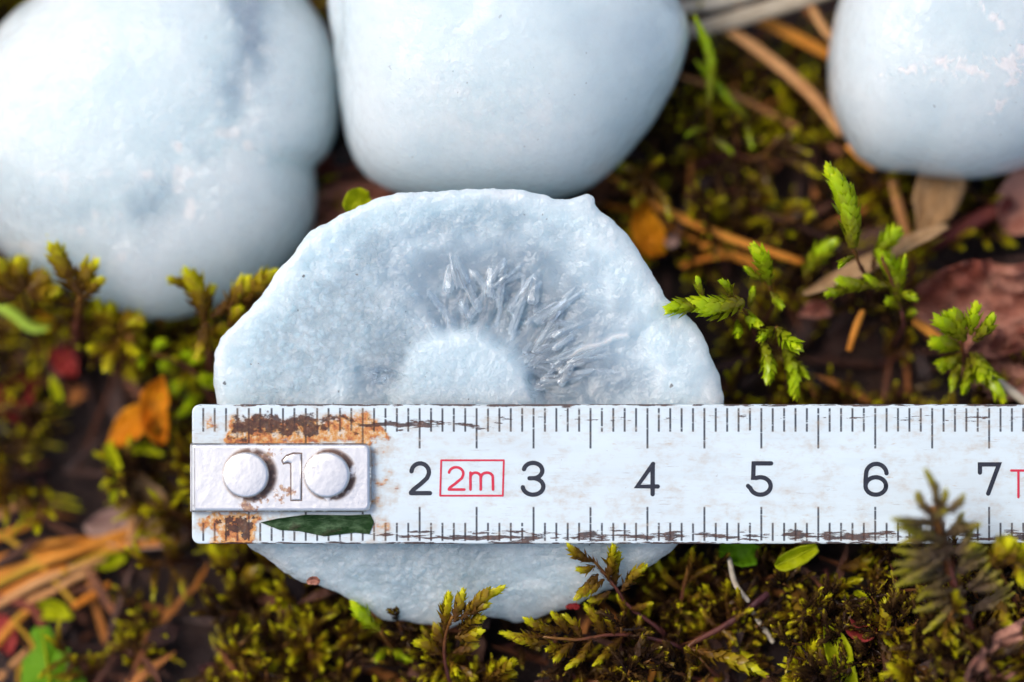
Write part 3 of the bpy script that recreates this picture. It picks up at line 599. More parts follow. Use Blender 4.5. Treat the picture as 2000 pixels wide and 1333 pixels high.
# ------------------------------------------------------------------ moss
def branchlet(mb, pts, width, tone=0.5, nleaf=None, splay=0.42, rnd=np.random, t0=0.0, t1=1.0, core=(7, 6)):
    """a moss branch: thin core clothed in overlapping pointed leaves; attribute tip runs from base to tip"""
    pts = np.asarray(pts, float); ln = np.linalg.norm(np.diff(pts, axis=0), axis=1).sum()
    Ls = min(0.95 * width, 0.125); n = nleaf or int(np.clip(ln * width * 3.14 / (Ls * Ls * 0.22), 24, 190)); offr = max(width * 0.5 - Ls * 0.32, width * 0.16)
    tt = np.linspace(0, 1, 8); c = bez(pts, tt); T8, N8, B8 = frames(c)
    t = (np.arange(n) + 0.5) / n * 0.96; it = lambda A: np.stack([np.interp(t, tt, A[:, i]) for i in range(3)], -1)
    C, T, N, B = it(c), unit(it(T8)), unit(it(N8)), unit(it(B8))
    ang = np.arange(n) * 2.4 + rnd.uniform(0, 6) + rnd.normal(0, 0.25, n)
    R = N * np.cos(ang)[:, None] + B * np.sin(ang)[:, None]; S = np.cross(T, R)
    env = np.clip(np.sin(math.pi * (0.16 + 0.80 * t)), 0.12, 1) ** 0.75
    sp = splay * (1.0 - 0.65 * t) * rnd.uniform(0.6, 1.6, n); sp = sp[:, None]
    d = T * np.cos(sp) + R * np.sin(sp); o = -T * np.sin(sp) + R * np.cos(sp)
    Ln = (Ls * np.maximum(env, 0.45) * rnd.uniform(0.7, 1.45, n))[:, None]; Wl = Ln * 0.33
    b = C + R * (offr * env)[:, None]
    l_ = b + d * Ln * 0.42 - S * Wl - o * Ln * 0.05; r_ = b + d * Ln * 0.42 + S * Wl - o * Ln * 0.05
    m_ = b + d * Ln * 0.40 + o * Ln * 0.13; tp = b + d * Ln + o * Ln * rnd.uniform(-0.08, 0.16, (n, 1))
    v = np.stack((b, l_, m_, r_, tp), 1).reshape(-1, 3); i = (np.arange(n) * 5)[:, None]
    f = np.concatenate((i + (0, 1, 2), i + (0, 2, 3), i + (1, 4, 2), i + (2, 4, 3)))
    ta = np.stack((t - .05, t, t, t, t + 0.07), 1).reshape(-1) * (t1 - t0) + t0
    mb.add(v, f, tip=np.clip(ta, 0, 1), tone=np.repeat(np.clip(tone + rnd.normal(0, 0.17, n), 0, 1), 5))
    tube(mb, pts, [offr * 0.8, offr * 1.0, offr * 0.9, offr * 0.25], n=core[0], k=core[1], tip='t', tone=tone)
def stem_mesh(mb, pts, r0, r1, tone=0.5, hairs=True):
    tube(mb, pts, [r0, r1], n=12, k=7, tip='t', tone=tone)
    if hairs:
        ln = np.linalg.norm(np.diff(np.asarray(pts), axis=0), axis=1).sum(); n = int(np.clip(ln / r0 * 2.2, 10, 90))
        t = np.random.uniform(0, 1, n); c = bez(pts, t); e = bez(pts, np.clip(t + 0.02, 0, 1)); T = unit(e - c + 1e-6); R = unit(np.cross(T, np.random.normal(0, 1, (n, 3)))); S = np.cross(T, R)
        q = c + R * r0 * 0.7; ln_ = r0 * np.random.uniform(1.6, 3.0, (n, 1))
        v = np.stack((q - S * r0 * 0.35, q + S * r0 * 0.35, q + (T + R * 0.5) * ln_), 1).reshape(-1, 3)
        mb.add(v, np.arange(n * 3).reshape(-1, 3), tip=np.repeat(t, 3), tone=0.6)
def arch(p0, p1, k=0.12, side=None):
    p0, p1 = np.asarray(p0, float), np.asarray(p1, float); d = p1 - p0; l = np.linalg.norm(d)
    s = unit(np.cross(d, AW)) * (random.uniform(-1, 1) if side is None else side)
    return [p0, p0 + d * 0.5 + s * l * k + AW * l * k * 0.5, p1]
def shoot(label, stem, branches, mat=M_MOSS_OLIVE, w0=-0.3, w1=None, bw=16, tone=0.5, stem_px=9, smat=None, group='single moss shoots', name='moss_shoot', rise=True, splay=0.55, cat='moss', feather=False):
    """stem: photo points of the stem (base first); branches: (x0,y0,x1,y1[,width px[, tone]])"""
    w1 = w0 if w1 is None else w1; n = len(stem)
    sp = [P(x, y, w0 + (w1 - w0) * i / max(n - 1, 1)) for i, (x, y) in enumerate(stem)]
    foot = np.array(sp[0]); gz = float(g0(foot[0], foot[1])) - 0.1
    pts = sp
    if rise and foot[2] > gz + 0.15: pts = [np.array((foot[0] + random.uniform(-.1, .1), foot[1] + random.uniform(-.05, .1), gz))] + sp
    base = pts[0]; root = empty(name, base); tag(root, label, cat, group)
    mb = MB(); stem_mesh(mb, pts, stem_px / PXCM / 2, stem_px / PXCM / 3.2); mb.build('stem', smat or M_STEM, root, origin=base)
    ss_ = np.array(stem, float)
    if feather:
        out = []
        for br in branches:
            if len(br) > 4 and br[4] >= 24:
                x0, y0, x1, y1 = br[:4]; dx, dy = x1 - x0, y1 - y0
                for q in (-0.30, 0.02, 0.33):
                    k = random.uniform(0.7, 1.05); e = q + random.uniform(-.1, .1)
                    out.append((x0 + random.uniform(-8, 8), y0 + random.uniform(-8, 8), x0 + (dx - dy * e) * k, y0 + (dy + dx * e) * k, random.uniform(13, 18), br[5] + random.uniform(-.15, .2)))
            else: out.append(br)
        branches = out
    for br in branches:
        x0, y0, x1, y1 = br[:4]; wpx = (br[4] if len(br) > 4 else bw) * (0.86 if mat is M_MOSS_GREEN else 1.0); tn = br[5] if len(br) > 5 else tone
        i = int(np.argmin(np.hypot(ss_[:, 0] - x0, ss_[:, 1] - y0))); wa = w0 + (w1 - w0) * i / max(n - 1, 1)
        p0 = P(x0, y0, wa); p1 = P(x1, y1, wa + random.uniform(-0.04, 0.12))
        b = MB(); branchlet(b, arch(p0, p1, 0.10), wpx / PXCM, np.clip(tn + random.uniform(-.12, .12), 0, 1), splay=splay); b.build('branch', mat, root, origin=p0)
    return root

# sharp shoots in front of the broken stone
shoot('olive moss frond crossing the lower right edge of the broken hailstone', [(1300, 1240), (1228, 1185), (1208, 1155), (1178, 1117), (1157, 1093)],
      [(1159, 1097, 1110, 1064, 18, .35), (1162, 1106, 1126, 1112, 14, .75), (1168, 1122, 1122, 1172, 18, .65), (1180, 1132, 1136, 1165, 15), (1192, 1156, 1150, 1174, 15), (1188, 1132, 1198, 1066, 20, .5),
       (1203, 1143, 1211, 1078, 18, .35), (1214, 1155, 1264, 1104, 19, .55), (1222, 1200, 1206, 1163, 14, .6), (1230, 1190, 1275, 1178, 13, .4)], w0=-0.35, w1=0.05, bw=17)
shoot('olive moss frond pointing left just below the broken hailstone', [(1330, 1265), (1260, 1245), (1190, 1240), (1130, 1250), (1060, 1244)],
      [(1062, 1243, 976, 1236, 17, .6), (1070, 1256, 1002, 1247, 17, .6), (1085, 1235, 1024, 1208, 17, .55), (1100, 1232, 1052, 1222, 15), (1110, 1238, 1078, 1198, 17), (1135, 1246, 1102, 1203, 17, .6), (1120, 1256, 1082, 1291, 17, .55),
       (1155, 1250, 1106, 1306, 16, .5), (1100, 1262, 1068, 1268, 15), (1180, 1240, 1143, 1181, 18, .45), (1200, 1240, 1185, 1195, 15), (1215, 1245, 1160, 1300, 16, .3), (1240, 1245, 1250, 1200, 14, .2)], w0=-0.30, w1=-0.10, bw=16)
shoot('upright yellow-green moss shoot before the lower rim of the broken hailstone', [(885, 1345), (868, 1285), (872, 1235), (884, 1205)],
      [(868, 1232, 877, 1158, 21, .6), (888, 1215, 906, 1153, 21, .55), (900, 1210, 986, 1146, 22, .55), (918, 1202, 956, 1178, 16, .6), (898, 1230, 947, 1206, 20, .6), (890, 1245, 938, 1232, 24, .6), (878, 1290, 893, 1318, 15, .7), (865, 1280, 812, 1254, 22, .45),
       (870, 1265, 852, 1222, 22, .25), (885, 1275, 930, 1262, 20, .2), (895, 1300, 925, 1330, 18, .35)], w0=-0.45, w1=0.05, bw=20)
shoot('small fan of moss tips at the bottom edge, right of the upright shoot', [(930, 1370), (950, 1330), (965, 1315)],
      [(960, 1322, 1004, 1290, 20, .6), (955, 1325, 985, 1288, 18, .6), (945, 1330, 962, 1300, 18, .45), (965, 1330, 1008, 1315, 18, .5), (940, 1340, 1000, 1345, 18, .4)], w0=-0.5, w1=-0.3)
shoot('thick yellow-green moss branch at the bottom, pointing right', [(1500, 1160), (1420, 1220), (1345, 1262), (1375, 1276)],
      [(1372, 1275, 1494, 1318, 27, .8), (1425, 1270, 1430, 1255, 12, .7), (1340, 1265, 1345, 1330, 13, .1), (1300, 1262, 1290, 1340, 12, .1), (1400, 1225, 1370, 1190, 14, .2), (1430, 1215, 1470, 1190, 13, .35), (1450, 1200, 1440, 1150, 13, .3), (1400, 1225, 1440, 1262, 14, .3)],
      w0=-0.35, w1=-0.25, stem_px=15, rise=False)
shoot('thin moss shoot with one green tip right of the broken hailstone, below the ruler', [(1325, 1200), (1335, 1150), (1345, 1105)],
      [(1328, 1150, 1277, 1083, 16, .6), (1338, 1140, 1400, 1105, 12, .15), (1335, 1170, 1310, 1190, 12, .3), (1345, 1120, 1352, 1070, 13, .15), (1330, 1185, 1380, 1160, 13, .25)], w0=-0.6, w1=-0.35)
shoot('plump lime moss tip touching the lower left rim of the broken hailstone', [(770, 1270), (742, 1232)], [(742, 1232, 690, 1176, 31, .75), (760, 1258, 800, 1290, 20, .35), (765, 1262, 735, 1290, 18, .3)], M_MOSS_GREEN, w0=-0.75, w1=-0.4, stem_px=12)
# bright shoots on the right, above the ruler
shoot('bright green moss shoot overlapping the right rim of the broken hailstone', [(1475, 660), (1462, 620), (1440, 590)],
      [(1452, 590, 1348, 590, 50, .55), (1362, 598, 1303, 606, 34, .6), (1455, 605, 1481, 634, 26, .7), (1440, 625, 1440, 658, 17, .75), (1375, 580, 1362, 543, 17, .4), (1430, 580, 1408, 548, 18, .2), (1462, 600, 1472, 560, 16, .2)], M_MOSS_GREEN, w0=-0.6, w1=-0.05, splay=.5)
shoot('bright moss tip standing above the shoot on the hailstone rim', [(1510, 600), (1502, 555)], [(1503, 556, 1472, 480, 36, .55), (1495, 550, 1455, 522, 15, .2), (1505, 570, 1530, 600, 18, .15)], M_MOSS_GREEN, w0=-0.7, w1=-0.35)
shoot('drooping moss shoot with hanging tips just above the ruler', [(1540, 740), (1525, 680), (1515, 640)], [(1518, 642, 1556, 678, 35, .6), (1490, 665, 1498, 750, 28, .45), (1530, 675, 1552, 778, 31, .45), (1512, 640, 1482, 665, 18, .5), (1535, 700, 1580, 740, 16, .1)], M_MOSS_GREEN, w0=-0.75, w1=-0.3)
shoot('tall bright green moss spike below the frosted right hailstone', [(1700, 560), (1680, 520), (1664, 478)], [(1666, 482, 1614, 322, 54, .62), (1668, 500, 1640, 520, 18, .1)], M_MOSS_GREEN, w0=-0.75, w1=-0.3, splay=.36)
shoot('pair of pale green moss tips behind the dry leaf strip', [(1700, 540), (1708, 505)], [(1708, 500, 1752, 447, 42, .6), (1570, 540, 1632, 472, 36, .3)], M_MOSS_GREEN, w0=-0.95, w1=-0.65)
shoot('wet green moss shoot with curled head lying over the dry leaf strip', [(1765, 640), (1755, 590), (1738, 540), (1722, 505)],
      [(1755, 590, 1716, 488, 42, .35), (1752, 585, 1768, 500, 18, .1), (1745, 575, 1790, 585, 20, .1), (1735, 560, 1690, 540, 22, .3), (1700, 560, 1638, 552, 34, .35), (1660, 560, 1612, 575, 24, .35), (1758, 605, 1735, 590, 22, .25), (1760, 620, 1785, 610, 18, .05)], M_MOSS_GREEN, w0=-0.75, w1=-0.35, splay=.5)
shoot('lush green moss clump at the right, above the ruler figure seven', [(1890, 740), (1880, 690), (1880, 650)],
      [(1885, 665, 1826, 622, 40, .5), (1880, 680, 1822, 668, 38, .55), (1885, 660, 1862, 612, 36, .4), (1895, 655, 1906, 594, 28, .75), (1900, 665, 1940, 618, 30, .1), (1905, 690, 1962, 786, 34, .45), (1895, 690, 1918, 740, 32, .35), (1878, 690, 1835, 712, 30, .3), (1875, 700, 1860, 760, 22, .05), (1890, 700, 1880, 770, 22, .05)], M_MOSS_GREEN, w0=-0.8, w1=-0.35)
shoot('two long curved moss tips at the top between two hailstones', [(1390, 300), (1388, 250), (1384, 205)], [(1384, 210, 1357, 33, 30, .6), (1462, 235, 1358, 118, 25, .62), (1388, 250, 1340, 265, 18, .1), (1455, 240, 1470, 290, 16, .05), (1390, 270, 1430, 300, 16, .05)], M_MOSS_GREEN, w0=-1.7, w1=-1.2, splay=.25)
shoot('dark brown moss frond with yellow finger tips right of the round hailstone', [(1350, 330), (1420, 300), (1480, 310), (1520, 270)],
      [(1420, 305, 1440, 420, 18, .35), (1400, 310, 1412, 400, 16, .45), (1440, 305, 1510, 375, 18, .55), (1480, 310, 1500, 372, 18, .7), (1500, 300, 1600, 345, 20, .65), (1495, 290, 1560, 250, 18, .6), (1450, 300, 1430, 210, 17, .1), (1380, 315, 1330, 250, 17, .1), (1370, 320, 1300, 380, 17, .3), (1360, 325, 1345, 420, 16, .3), (1500, 290, 1580, 300, 18, .4)], M_MOSS_BROWN, w0=-1.9, w1=-1.4, tone=.6)
shoot('golden moss tips beside the lower right curve of the round hailstone', [(1270, 380), (1255, 340)], [(1256, 340, 1205, 322, 28, .6), (1262, 345, 1290, 310, 20, .3), (1258, 350, 1215, 365, 20, .35), (1262, 350, 1310, 430, 18, .3), (1260, 355, 1240, 400, 18, .2)], M_MOSS_OLIVE, w0=-1.6, w1=-1.3)
# blurred shoots on the left
shoot('blurred yellow moss sprig before the left hailstone, left of centre', [(148, 670), (152, 620), (158, 572)], [(158, 575, 96, 460, 36, .7), (160, 570, 192, 512, 30, .55), (155, 570, 172, 498, 12, .3), (150, 600, 110, 562, 22, .2), (165, 580, 196, 545, 26, .5)], M_MOSS_OLIVE, w0=-1.5, w1=-0.75, stem_px=22)
shoot('blurred yellow-green moss sprig with forked tip under the left hailstone', [(412, 720), (405, 660), (395, 610)], [(398, 620, 356, 524, 40, .75), (378, 570, 329, 544, 20, .7), (405, 630, 385, 700, 26, .6), (410, 600, 417, 560, 18, .6), (412, 620, 470, 590, 20, .1), (400, 650, 440, 640, 30, .5)], M_MOSS_OLIVE, w0=-1.4, w1=-0.8, stem_px=14)
shoot('blurred plump moss tips between the left and the broken hailstone', [(440, 680), (452, 610)], [(450, 605, 487, 545, 44, .65), (470, 600, 538, 528, 32, .35), (445, 640, 470, 600, 22, .7), (320, 640, 306, 588, 24, .6)], M_MOSS_OLIVE, w0=-1.4, w1=-0.75)
shoot('rounded orange-brown moss cushion at the left edge below the left hailstone', [(60, 620), (40, 570)], [(40, 570, -10, 515, 48, .55), (45, 565, 40, 508, 48, .5), (55, 570, 92, 540, 44, .65), (30, 580, -20, 560, 46, .35), (60, 580, 110, 570, 36, .4)], M_MOSS_OLIVE, w0=-1.6, w1=-1.0)
shoot('yellow-green moss tuft left of the ruler under the left hailstone', [(250, 720), (225, 660)], [(222, 660, 190, 590, 30, .6), (228, 655, 215, 600, 30, .65), (232, 650, 275, 622, 44, .55), (230, 660, 268, 690, 26, .8), (225, 670, 175, 680, 24, .7), (235, 670, 210, 720, 28, .6), (250, 690, 260, 740, 30, .45), (240, 655, 205, 640, 26, .7)], M_MOSS_OLIVE, w0=-1.7, w1=-1.2)
shoot('string of small lime moss tips beside the left rim of the broken hailstone', [(420, 790), (370, 720), (300, 690)], [(300, 690, 318, 668, 24, .9), (285, 695, 275, 708, 18, .9), (345, 700, 372, 690, 20, .9), (360, 705, 395, 698, 20, .9), (350, 730, 320, 715, 32, .6), (380, 740, 405, 745, 34, .7), (370, 745, 345, 760, 30, .7), (400, 770, 360, 800, 22, .7), (390, 790, 345, 812, 20, .75)], M_MOSS_GREEN, w0=-1.5, w1=-1.3)
shoot('blurred olive moss below the left end of the ruler', [(470, 1240), (460, 1170), (450, 1120)], [(455, 1130, 412, 1068, 30, .6), (465, 1140, 500, 1120, 34, .55), (480, 1170, 520, 1140, 26, .7), (465, 1180, 490, 1225, 44, .45), (480, 1210, 530, 1250, 46, .5), (470, 1220, 440, 1180, 26, .3), (550, 1180, 560, 1220, 20, .7), (480, 1290, 432, 1290, 26, .7), (490, 1300, 470, 1325, 26, .7), (500, 1290, 520, 1320, 24, .6)], M_MOSS_OLIVE, w0=-1.5, w1=-1.1)
# big blurred frond that rises in front of the ruler
shoot('large blurred greyish moss frond rising in front of the ruler at the right', [(1930, 1345), (1895, 1230), (1860, 1130), (1838, 1050), (1826, 990)],
      [(1830, 1000, 1807, 916, 17, .45), (1838, 1005, 1884, 967, 17, .4), (1834, 1000, 1848, 955, 13, .4), (1822, 1010, 1792, 962, 17, .4), (1820, 1020, 1742, 1014, 17, .45), (1815, 1015, 1845, 1000, 16, .3), (1845, 1040, 1780, 1040, 32, .25), (1850, 1050, 1900, 1010, 26, .25),
       (1855, 1060, 1735, 1075, 30, .35), (1860, 1075, 1740, 1110, 34, .3), (1865, 1085, 1915, 1050, 34, .2), (1870, 1110, 1755, 1150, 36, .25), (1875, 1115, 1930, 1075, 36, .25), (1885, 1150, 1790, 1200, 36, .2), (1890, 1150, 1960, 1110, 36, .2), (1900, 1190, 1810, 1240, 36, .2), (1905, 1190, 1985, 1160, 36, .15), (1910, 1220, 1850, 1300, 34, .2), (1920, 1240, 1990, 1220, 34, .2)],
      M_MOSS_GREY, w0=0.2, w1=0.95, bw=30, stem_px=22, feather=True)
shoot('blurred bright moss tips at the right edge below the ruler', [(1990, 1200), (1965, 1140), (1945, 1105)], [(1930, 1108, 1975, 1056, 34, .7), (1950, 1105, 1985, 1062, 26, .5), (1985, 1120, 2010, 1070, 28, .7), (1955, 1170, 1975, 1232, 30, .7), (1930, 1220, 1920, 1290, 18, .6), (1960, 1240, 1962, 1320, 22, .6), (1985, 1100, 1995, 1135, 24, .8)], M_MOSS_OLIVE, w0=0.2, w1=0.6)
shoot('small bright moss tips in the bottom right corner', [(1850, 1380), (1845, 1330)], [(1840, 1320, 1838, 1288, 24, .85), (1860, 1330, 1885, 1310, 20, .7), (1930, 1330, 1930, 1280, 18, .8), (1880, 1340, 1900, 1325, 20, .6), (1790, 1330, 1735, 1300, 20, .4)], M_MOSS_OLIVE, w0=0.0, w1=0.4)
shoot('dangling dark braided moss strand below the ruler, left of figure six', [(1615, 1120), (1612, 1180), (1622, 1250)], [(1612, 1130, 1618, 1240, 26, .2), (1560, 1130, 1570, 1210, 26, .15), (1575, 1195, 1618, 1152, 14, .6), (1560, 1200, 1510, 1205, 14, .3), (1545, 1150, 1527, 1105, 18, .45), (1640, 1110, 1700, 1090, 26, .3), (1710, 1100, 1720, 1160, 24, .35)], M_MOSS_OLIVE, w0=-0.5, w1=-0.3)
shoot('golden bead-like moss branch at the lower right under the greyish frond', [(1740, 1345), (1735, 1250), (1740, 1170)], [(1735, 1290, 1730, 1170, 28, .45), (1725, 1330, 1690, 1270, 26, .6), (1740, 1260, 1790, 1210, 26, .5), (1745, 1250, 1810, 1235, 22, .7), (1740, 1230, 1700, 1200, 20, .3), (1735, 1300, 1700, 1335, 26, .5)], M_MOSS_OLIVE, w0=-0.1, w1=0.15)
shoot('lime moss tuft at the bottom edge, left of the broad lime leaf', [(1570, 1370), (1572, 1330), (1580, 1290)], [(1578, 1300, 1560, 1260, 20, .8), (1580, 1295, 1598, 1252, 18, .8), (1572, 1320, 1530, 1335, 24, .6), (1580, 1320, 1625, 1290, 18, .5), (1570, 1310, 1545, 1290, 18, .4), (1500, 1300, 1452, 1285, 30, .6)], M_MOSS_OLIVE, w0=-0.5, w1=-0.2)

# ------------------------------------------------------------------ leaves, needles and twigs
def leaf(label, outline, spine, w, mat, curl=0.05, tilt=0.0, name='fallen_leaf', cat='leaf', th=0.012, group=None, ribs=0, seg=9, crumple=0.03):
    """outline: half widths in px along the spine; spine: photo points; builds a cupped leaf with thickness, midrib and side veins"""
    n = 22 if seg < 13 else 60; seg = seg if seg < 13 else 33; t = np.linspace(0, 1, n); ws = w if hasattr(w, '__len__') else (w, w)
    sp = np.array([lift(P(x, y, ws[0] + (ws[1] - ws[0]) * i / (len(spine) - 1))) for i, (x, y) in enumerate(spine)]); c = bez(sp, t); T = unit(np.gradient(c, axis=0)); S = unit(np.cross(T, AW)); Nn = np.cross(S, T)
    hw = np.interp(t, np.linspace(0, 1, len(outline)), outline) / PXCM
    q = np.linspace(-1, 1, seg)
    bump_ = crumple * fbm(t[:, None] * 6 + 0 * q, q[None] * (2 if seg < 13 else 4) + 0 * t[:, None], 0 * q[None] + 0 * t[:, None], 3, len(label))
    rb = (0.015 * np.cos(q[None] * ribs * math.pi) + 0 * t[:, None]) if ribs else (-0.012 * np.exp(-(q[None] / 0.12) ** 2) + 0 * t[:, None])
    Z = (curl * (q[None] ** 2) + bump_ + rb + tilt * q[None]) * np.minimum(1, hw[:, None] / 0.05)
    top = c[:, None] + S[:, None] * (q[None, :, None] * hw[:, None, None]) + Nn[:, None] * Z[..., None]
    bot = top - Nn[:, None] * th
    V = np.concatenate((top.reshape(-1, 3), bot.reshape(-1, 3))); m = n * seg
    i = (np.arange(n - 1)[:, None] * seg + np.arange(seg - 1)[None]).reshape(-1)
    F = [np.stack((i, i + 1, i + seg + 1, i + seg), -1), np.stack((i + m, i + seg + m, i + seg + 1 + m, i + 1 + m), -1)]
    k = np.arange(n - 1) * seg; F += [np.stack((k, k + seg, k + seg + m, k + m), -1), np.stack((k + seg - 1, k + seg - 1 + m, k + 2 * seg - 1 + m, k + 2 * seg - 1), -1)]
    k = np.arange(seg - 1); F += [np.stack((k, k + m, k + 1 + m, k + 1), -1), np.stack((k + m - seg, k + 1 + m - seg, k + 1 + 2 * m - seg, k + 2 * m - seg), -1)]
    root = empty(name, c[0]); tag(root, label, cat, group)
    mesh('blade', V, np.concatenate(F), mat, root, origin=c[0])
    mb = MB(); tube(mb, list(c[::3] - Nn[::3] * 0.004), [0.016, 0.007], n=14, k=6); mb.build('midrib', mat, root, origin=c[0])
    return root
def needle(label, pts, wpx, w, mat=M_NEEDLE, name='pine_needle', cat='needle', group='fallen pine needles', taper=0.8, flat=0.62, k=8):
    ws = w if hasattr(w, '__len__') else (w, w)
    p = [lift(P(x, y, ws[0] + (ws[1] - ws[0]) * i / (len(pts) - 1)), 0.2) for i, (x, y) in enumerate(pts)]
    mb = MB(); r = wpx / PXCM / 2; tube(mb, p, [r * taper, r, r, r * taper], n=18, k=k, flat=flat)
    o = mb.build(name, mat, None, origin=p[0]); tag(o, label, cat, group); return o

# left side
needle('thick orange needle, longest of the bundle at the lower left', [(-40, 1135), (120, 1085), (255, 1038)], 24, (-1.9, -1.7))
needle('orange needle reaching towards the pale pink leaf', [(60, 1085), (200, 1068), (352, 1058)], 20, (-1.75, -1.6))
needle('short orange needle at the left edge, topmost of the bundle', [(-30, 1025), (46, 980)], 13, -1.7, M_NEEDLE_TAN)
needle('orange needle second from the top of the bundle at the left edge', [(-30, 1062), (78, 1016)], 17, -1.7)
needle('tan needle low in the bundle, ending before the green moss', [(-30, 1195), (90, 1130), (205, 1090)], 21, -1.8, M_NEEDLE_TAN)
needle('bright orange needle at the left edge in the middle of the bundle', [(-30, 1152), (60, 1108), (140, 1078)], 20, (-1.7, -1.75), M_NEEDLE_YELLOW)
needle('tan needle in the lower part of the bundle, short and straight', [(40, 1182), (112, 1150)], 18, -1.85, M_NEEDLE_TAN)
needle('lowest orange needle of the bundle with a broken tip', [(142, 1186), (214, 1142)], 18, -1.7)
needle('thin yellow needle lying across the orange bundle', [(-20, 1030), (60, 1085), (152, 1186)], 13, -1.5, M_NEEDLE_YELLOW)
needle('tan needle in the bottom left corner beside the toothed green leaf', [(-20, 1345), (52, 1272)], 15, -1.5, M_NEEDLE_TAN)
needle('reddish needle at the left edge under the needle bundle', [(-30, 1160), (60, 1185), (90, 1240)], 22, -1.95, M_TWIG_RED)
needle('flat brown stalk standing beside the pale pink leaf', [(255, 1075), (258, 1000), (240, 930)], 22, -1.5, M_NEEDLE_TAN, name='plant_stalk', cat='stalk', group=None)
leaf('pale pinkish dry leaf left of the ruler end', [6, 32, 40, 44, 40, 30, 10], [(165, 1030), (260, 1030), (372, 1048)], (-1.75, -1.6), M_LEAF_PINK, 0.12)
leaf('tan dry leaf piece standing between the pale leaf and the ruler end', [8, 24, 42, 50, 44, 24, 4], [(300, 1065), (285, 990), (262, 915)], (-1.6, -1.45), M_LEAF_TAN, 0.1)
leaf('vivid orange leaf left of the ruler end', [6, 18, 27, 30, 28, 32, 24, 5], [(318, 868), (302, 800), (318, 735)], (-1.5, -1.3), M_LEAF_ORANGE, 0.1)
leaf('orange-brown leaf with a frayed edge below the vivid orange leaf', [5, 14, 26, 34, 30, 12], [(205, 885), (250, 835), (298, 800)], (-1.6, -1.5), M_LEAF_ORANGE, 0.1, 0.08)
leaf('dark red blurred leaf near the left edge', [6, 30, 44, 38, 12], [(30, 830), (30, 780), (70, 740)], -2.1, M_LEAF_RED, 0.15)
leaf('small crimson blurred leaf above the dark red one', [4, 20, 30, 24, 6], [(95, 690), (125, 705), (150, 735)], -2.0, M_LEAF_RED, 0.15)
leaf('small orange leaf tip behind the grass blade at the left', [4, 16, 18, 8], [(60, 640), (82, 628), (100, 640)], -2.0, M_LEAF_ORANGE)
leaf('reddish brown leaf piece at the left edge, lower corner', [5, 22, 28, 20, 4], [(-10, 1190), (10, 1240), (20, 1280)], -1.8, M_LEAF_RED)
needle('bright green grass blade at the left edge below the left hailstone', [(-40, 585), (20, 610), (60, 640), (98, 643)], 25, (-1.6, -1.5), M_GRASS, name='grass_blade', cat='grass', group=None, taper=0.45)
leaf('narrow lime leaf hanging left of the ruler end', [9, 12, 13, 14, 11, 3], [(212, 868), (228, 920), (218, 985)], (-1.35, -1.3), M_LEAF_LIME, 0.06, name='moss_leaf')
leaf('short green leaf lying across the top of the hanging lime leaf', [4, 10, 11, 8, 3], [(240, 882), (275, 876), (320, 888)], -1.5, M_LEAF_LIME, 0.06, name='moss_leaf')
leaf('small yellow leaf floating over dark moss at the left', [3, 10, 11, 5], [(100, 735), (110, 760), (118, 785)], -1.7, M_LEAF_LIME, name='moss_leaf')
leaf('lime bud-like leaf peeking out between three hailstones', [12, 24, 25, 22, 8], [(690, 425), (697, 395), (722, 385)], (-0.55, -0.6), M_LEAF_LIME, 0.1, name='moss_leaf')
leaf('lime leaf below the pine needle bundle at the lower left', [4, 18, 22, 18, 5], [(70, 1192), (105, 1190), (145, 1205)], -1.5, M_LEAF_LIME, 0.1, name='moss_leaf')
leaf('short lime leaf right of the pine needle bundle', [4, 14, 16, 10], [(180, 1105), (210, 1098), (245, 1085)], -1.6, M_LEAF_LIME, 0.1, name='moss_leaf')
leaf('fallen brown bark strip in the gap between three hailstones', [30, 36, 34, 30], [(600, 350), (660, 335), (740, 345)], -2.2, M_LEAF_BROWN, 0.2, name='bark_strip', cat='bark')
leaf('dark brown bark piece low in the gap between three hailstones', [26, 34, 30, 20], [(600, 440), (660, 400), (770, 385)], -2.35, M_LEAF_BROWN, 0.2, name='bark_strip', cat='bark')
def toothed_leaf():
    out = [(40, 1345), (44, 1290), (66, 1268), (72, 1258), (58, 1238), (66, 1226), (96, 1224), (108, 1250), (112, 1268), (136, 1268), (132, 1296), (130, 1312), (158, 1306), (166, 1330), (170, 1345), (100, 1380)]
    w = -1.15; n = len(out); c = P(95, 1310, w + 0.06); V = [P(x, y, w + 0.02 * math.sin(x * .05)) for x, y in out]; V += [np.array(v) - AW * 0.015 for v in V]; V += [c, c - AW * 0.015]
    F = [(i, 2 * n, (i + 1) % n) for i in range(n)] + [(n + i, n + (i + 1) % n, 2 * n + 1) for i in range(n)] + [(i, (i + 1) % n, n + (i + 1) % n, n + i) for i in range(n)]
    base = P(100, 1380, w); root = empty('toothed_leaf', base); tag(root, 'green leaf with toothed edge in the bottom left corner', 'leaf')
    mesh('blade', V, F, M_LEAF_GREEN, root, smooth=False, origin=base)
    mb = MB(); tube(mb, [P(100, 1380, w + .03), P(94, 1310, w + .07), P(82, 1232, w + .04)], [0.018, 0.006]); mb.build('midrib', M_LEAF_LIME, root, origin=base)
toothed_leaf()
needle('curved yellow stalk above the toothed green leaf', [(36, 1345), (38, 1310), (66, 1265), (30, 1215), (45, 1200)], 10, -1.3, M_NEEDLE_YELLOW, name='plant_stalk', cat='stalk', group=None)
needle('thin orange needle running under the yellow cross needle', [(-30, 1100), (90, 1062), (190, 1052)], 13, -1.6)
needle('orange needle at the left edge just below the bundle middle', [(-30, 1178), (70, 1128), (130, 1108)], 15, -1.7)
needle('short bright needle poking out of the bundle towards the ruler', [(120, 1120), (190, 1085), (240, 1072)], 15, -1.6, M_NEEDLE_YELLOW)
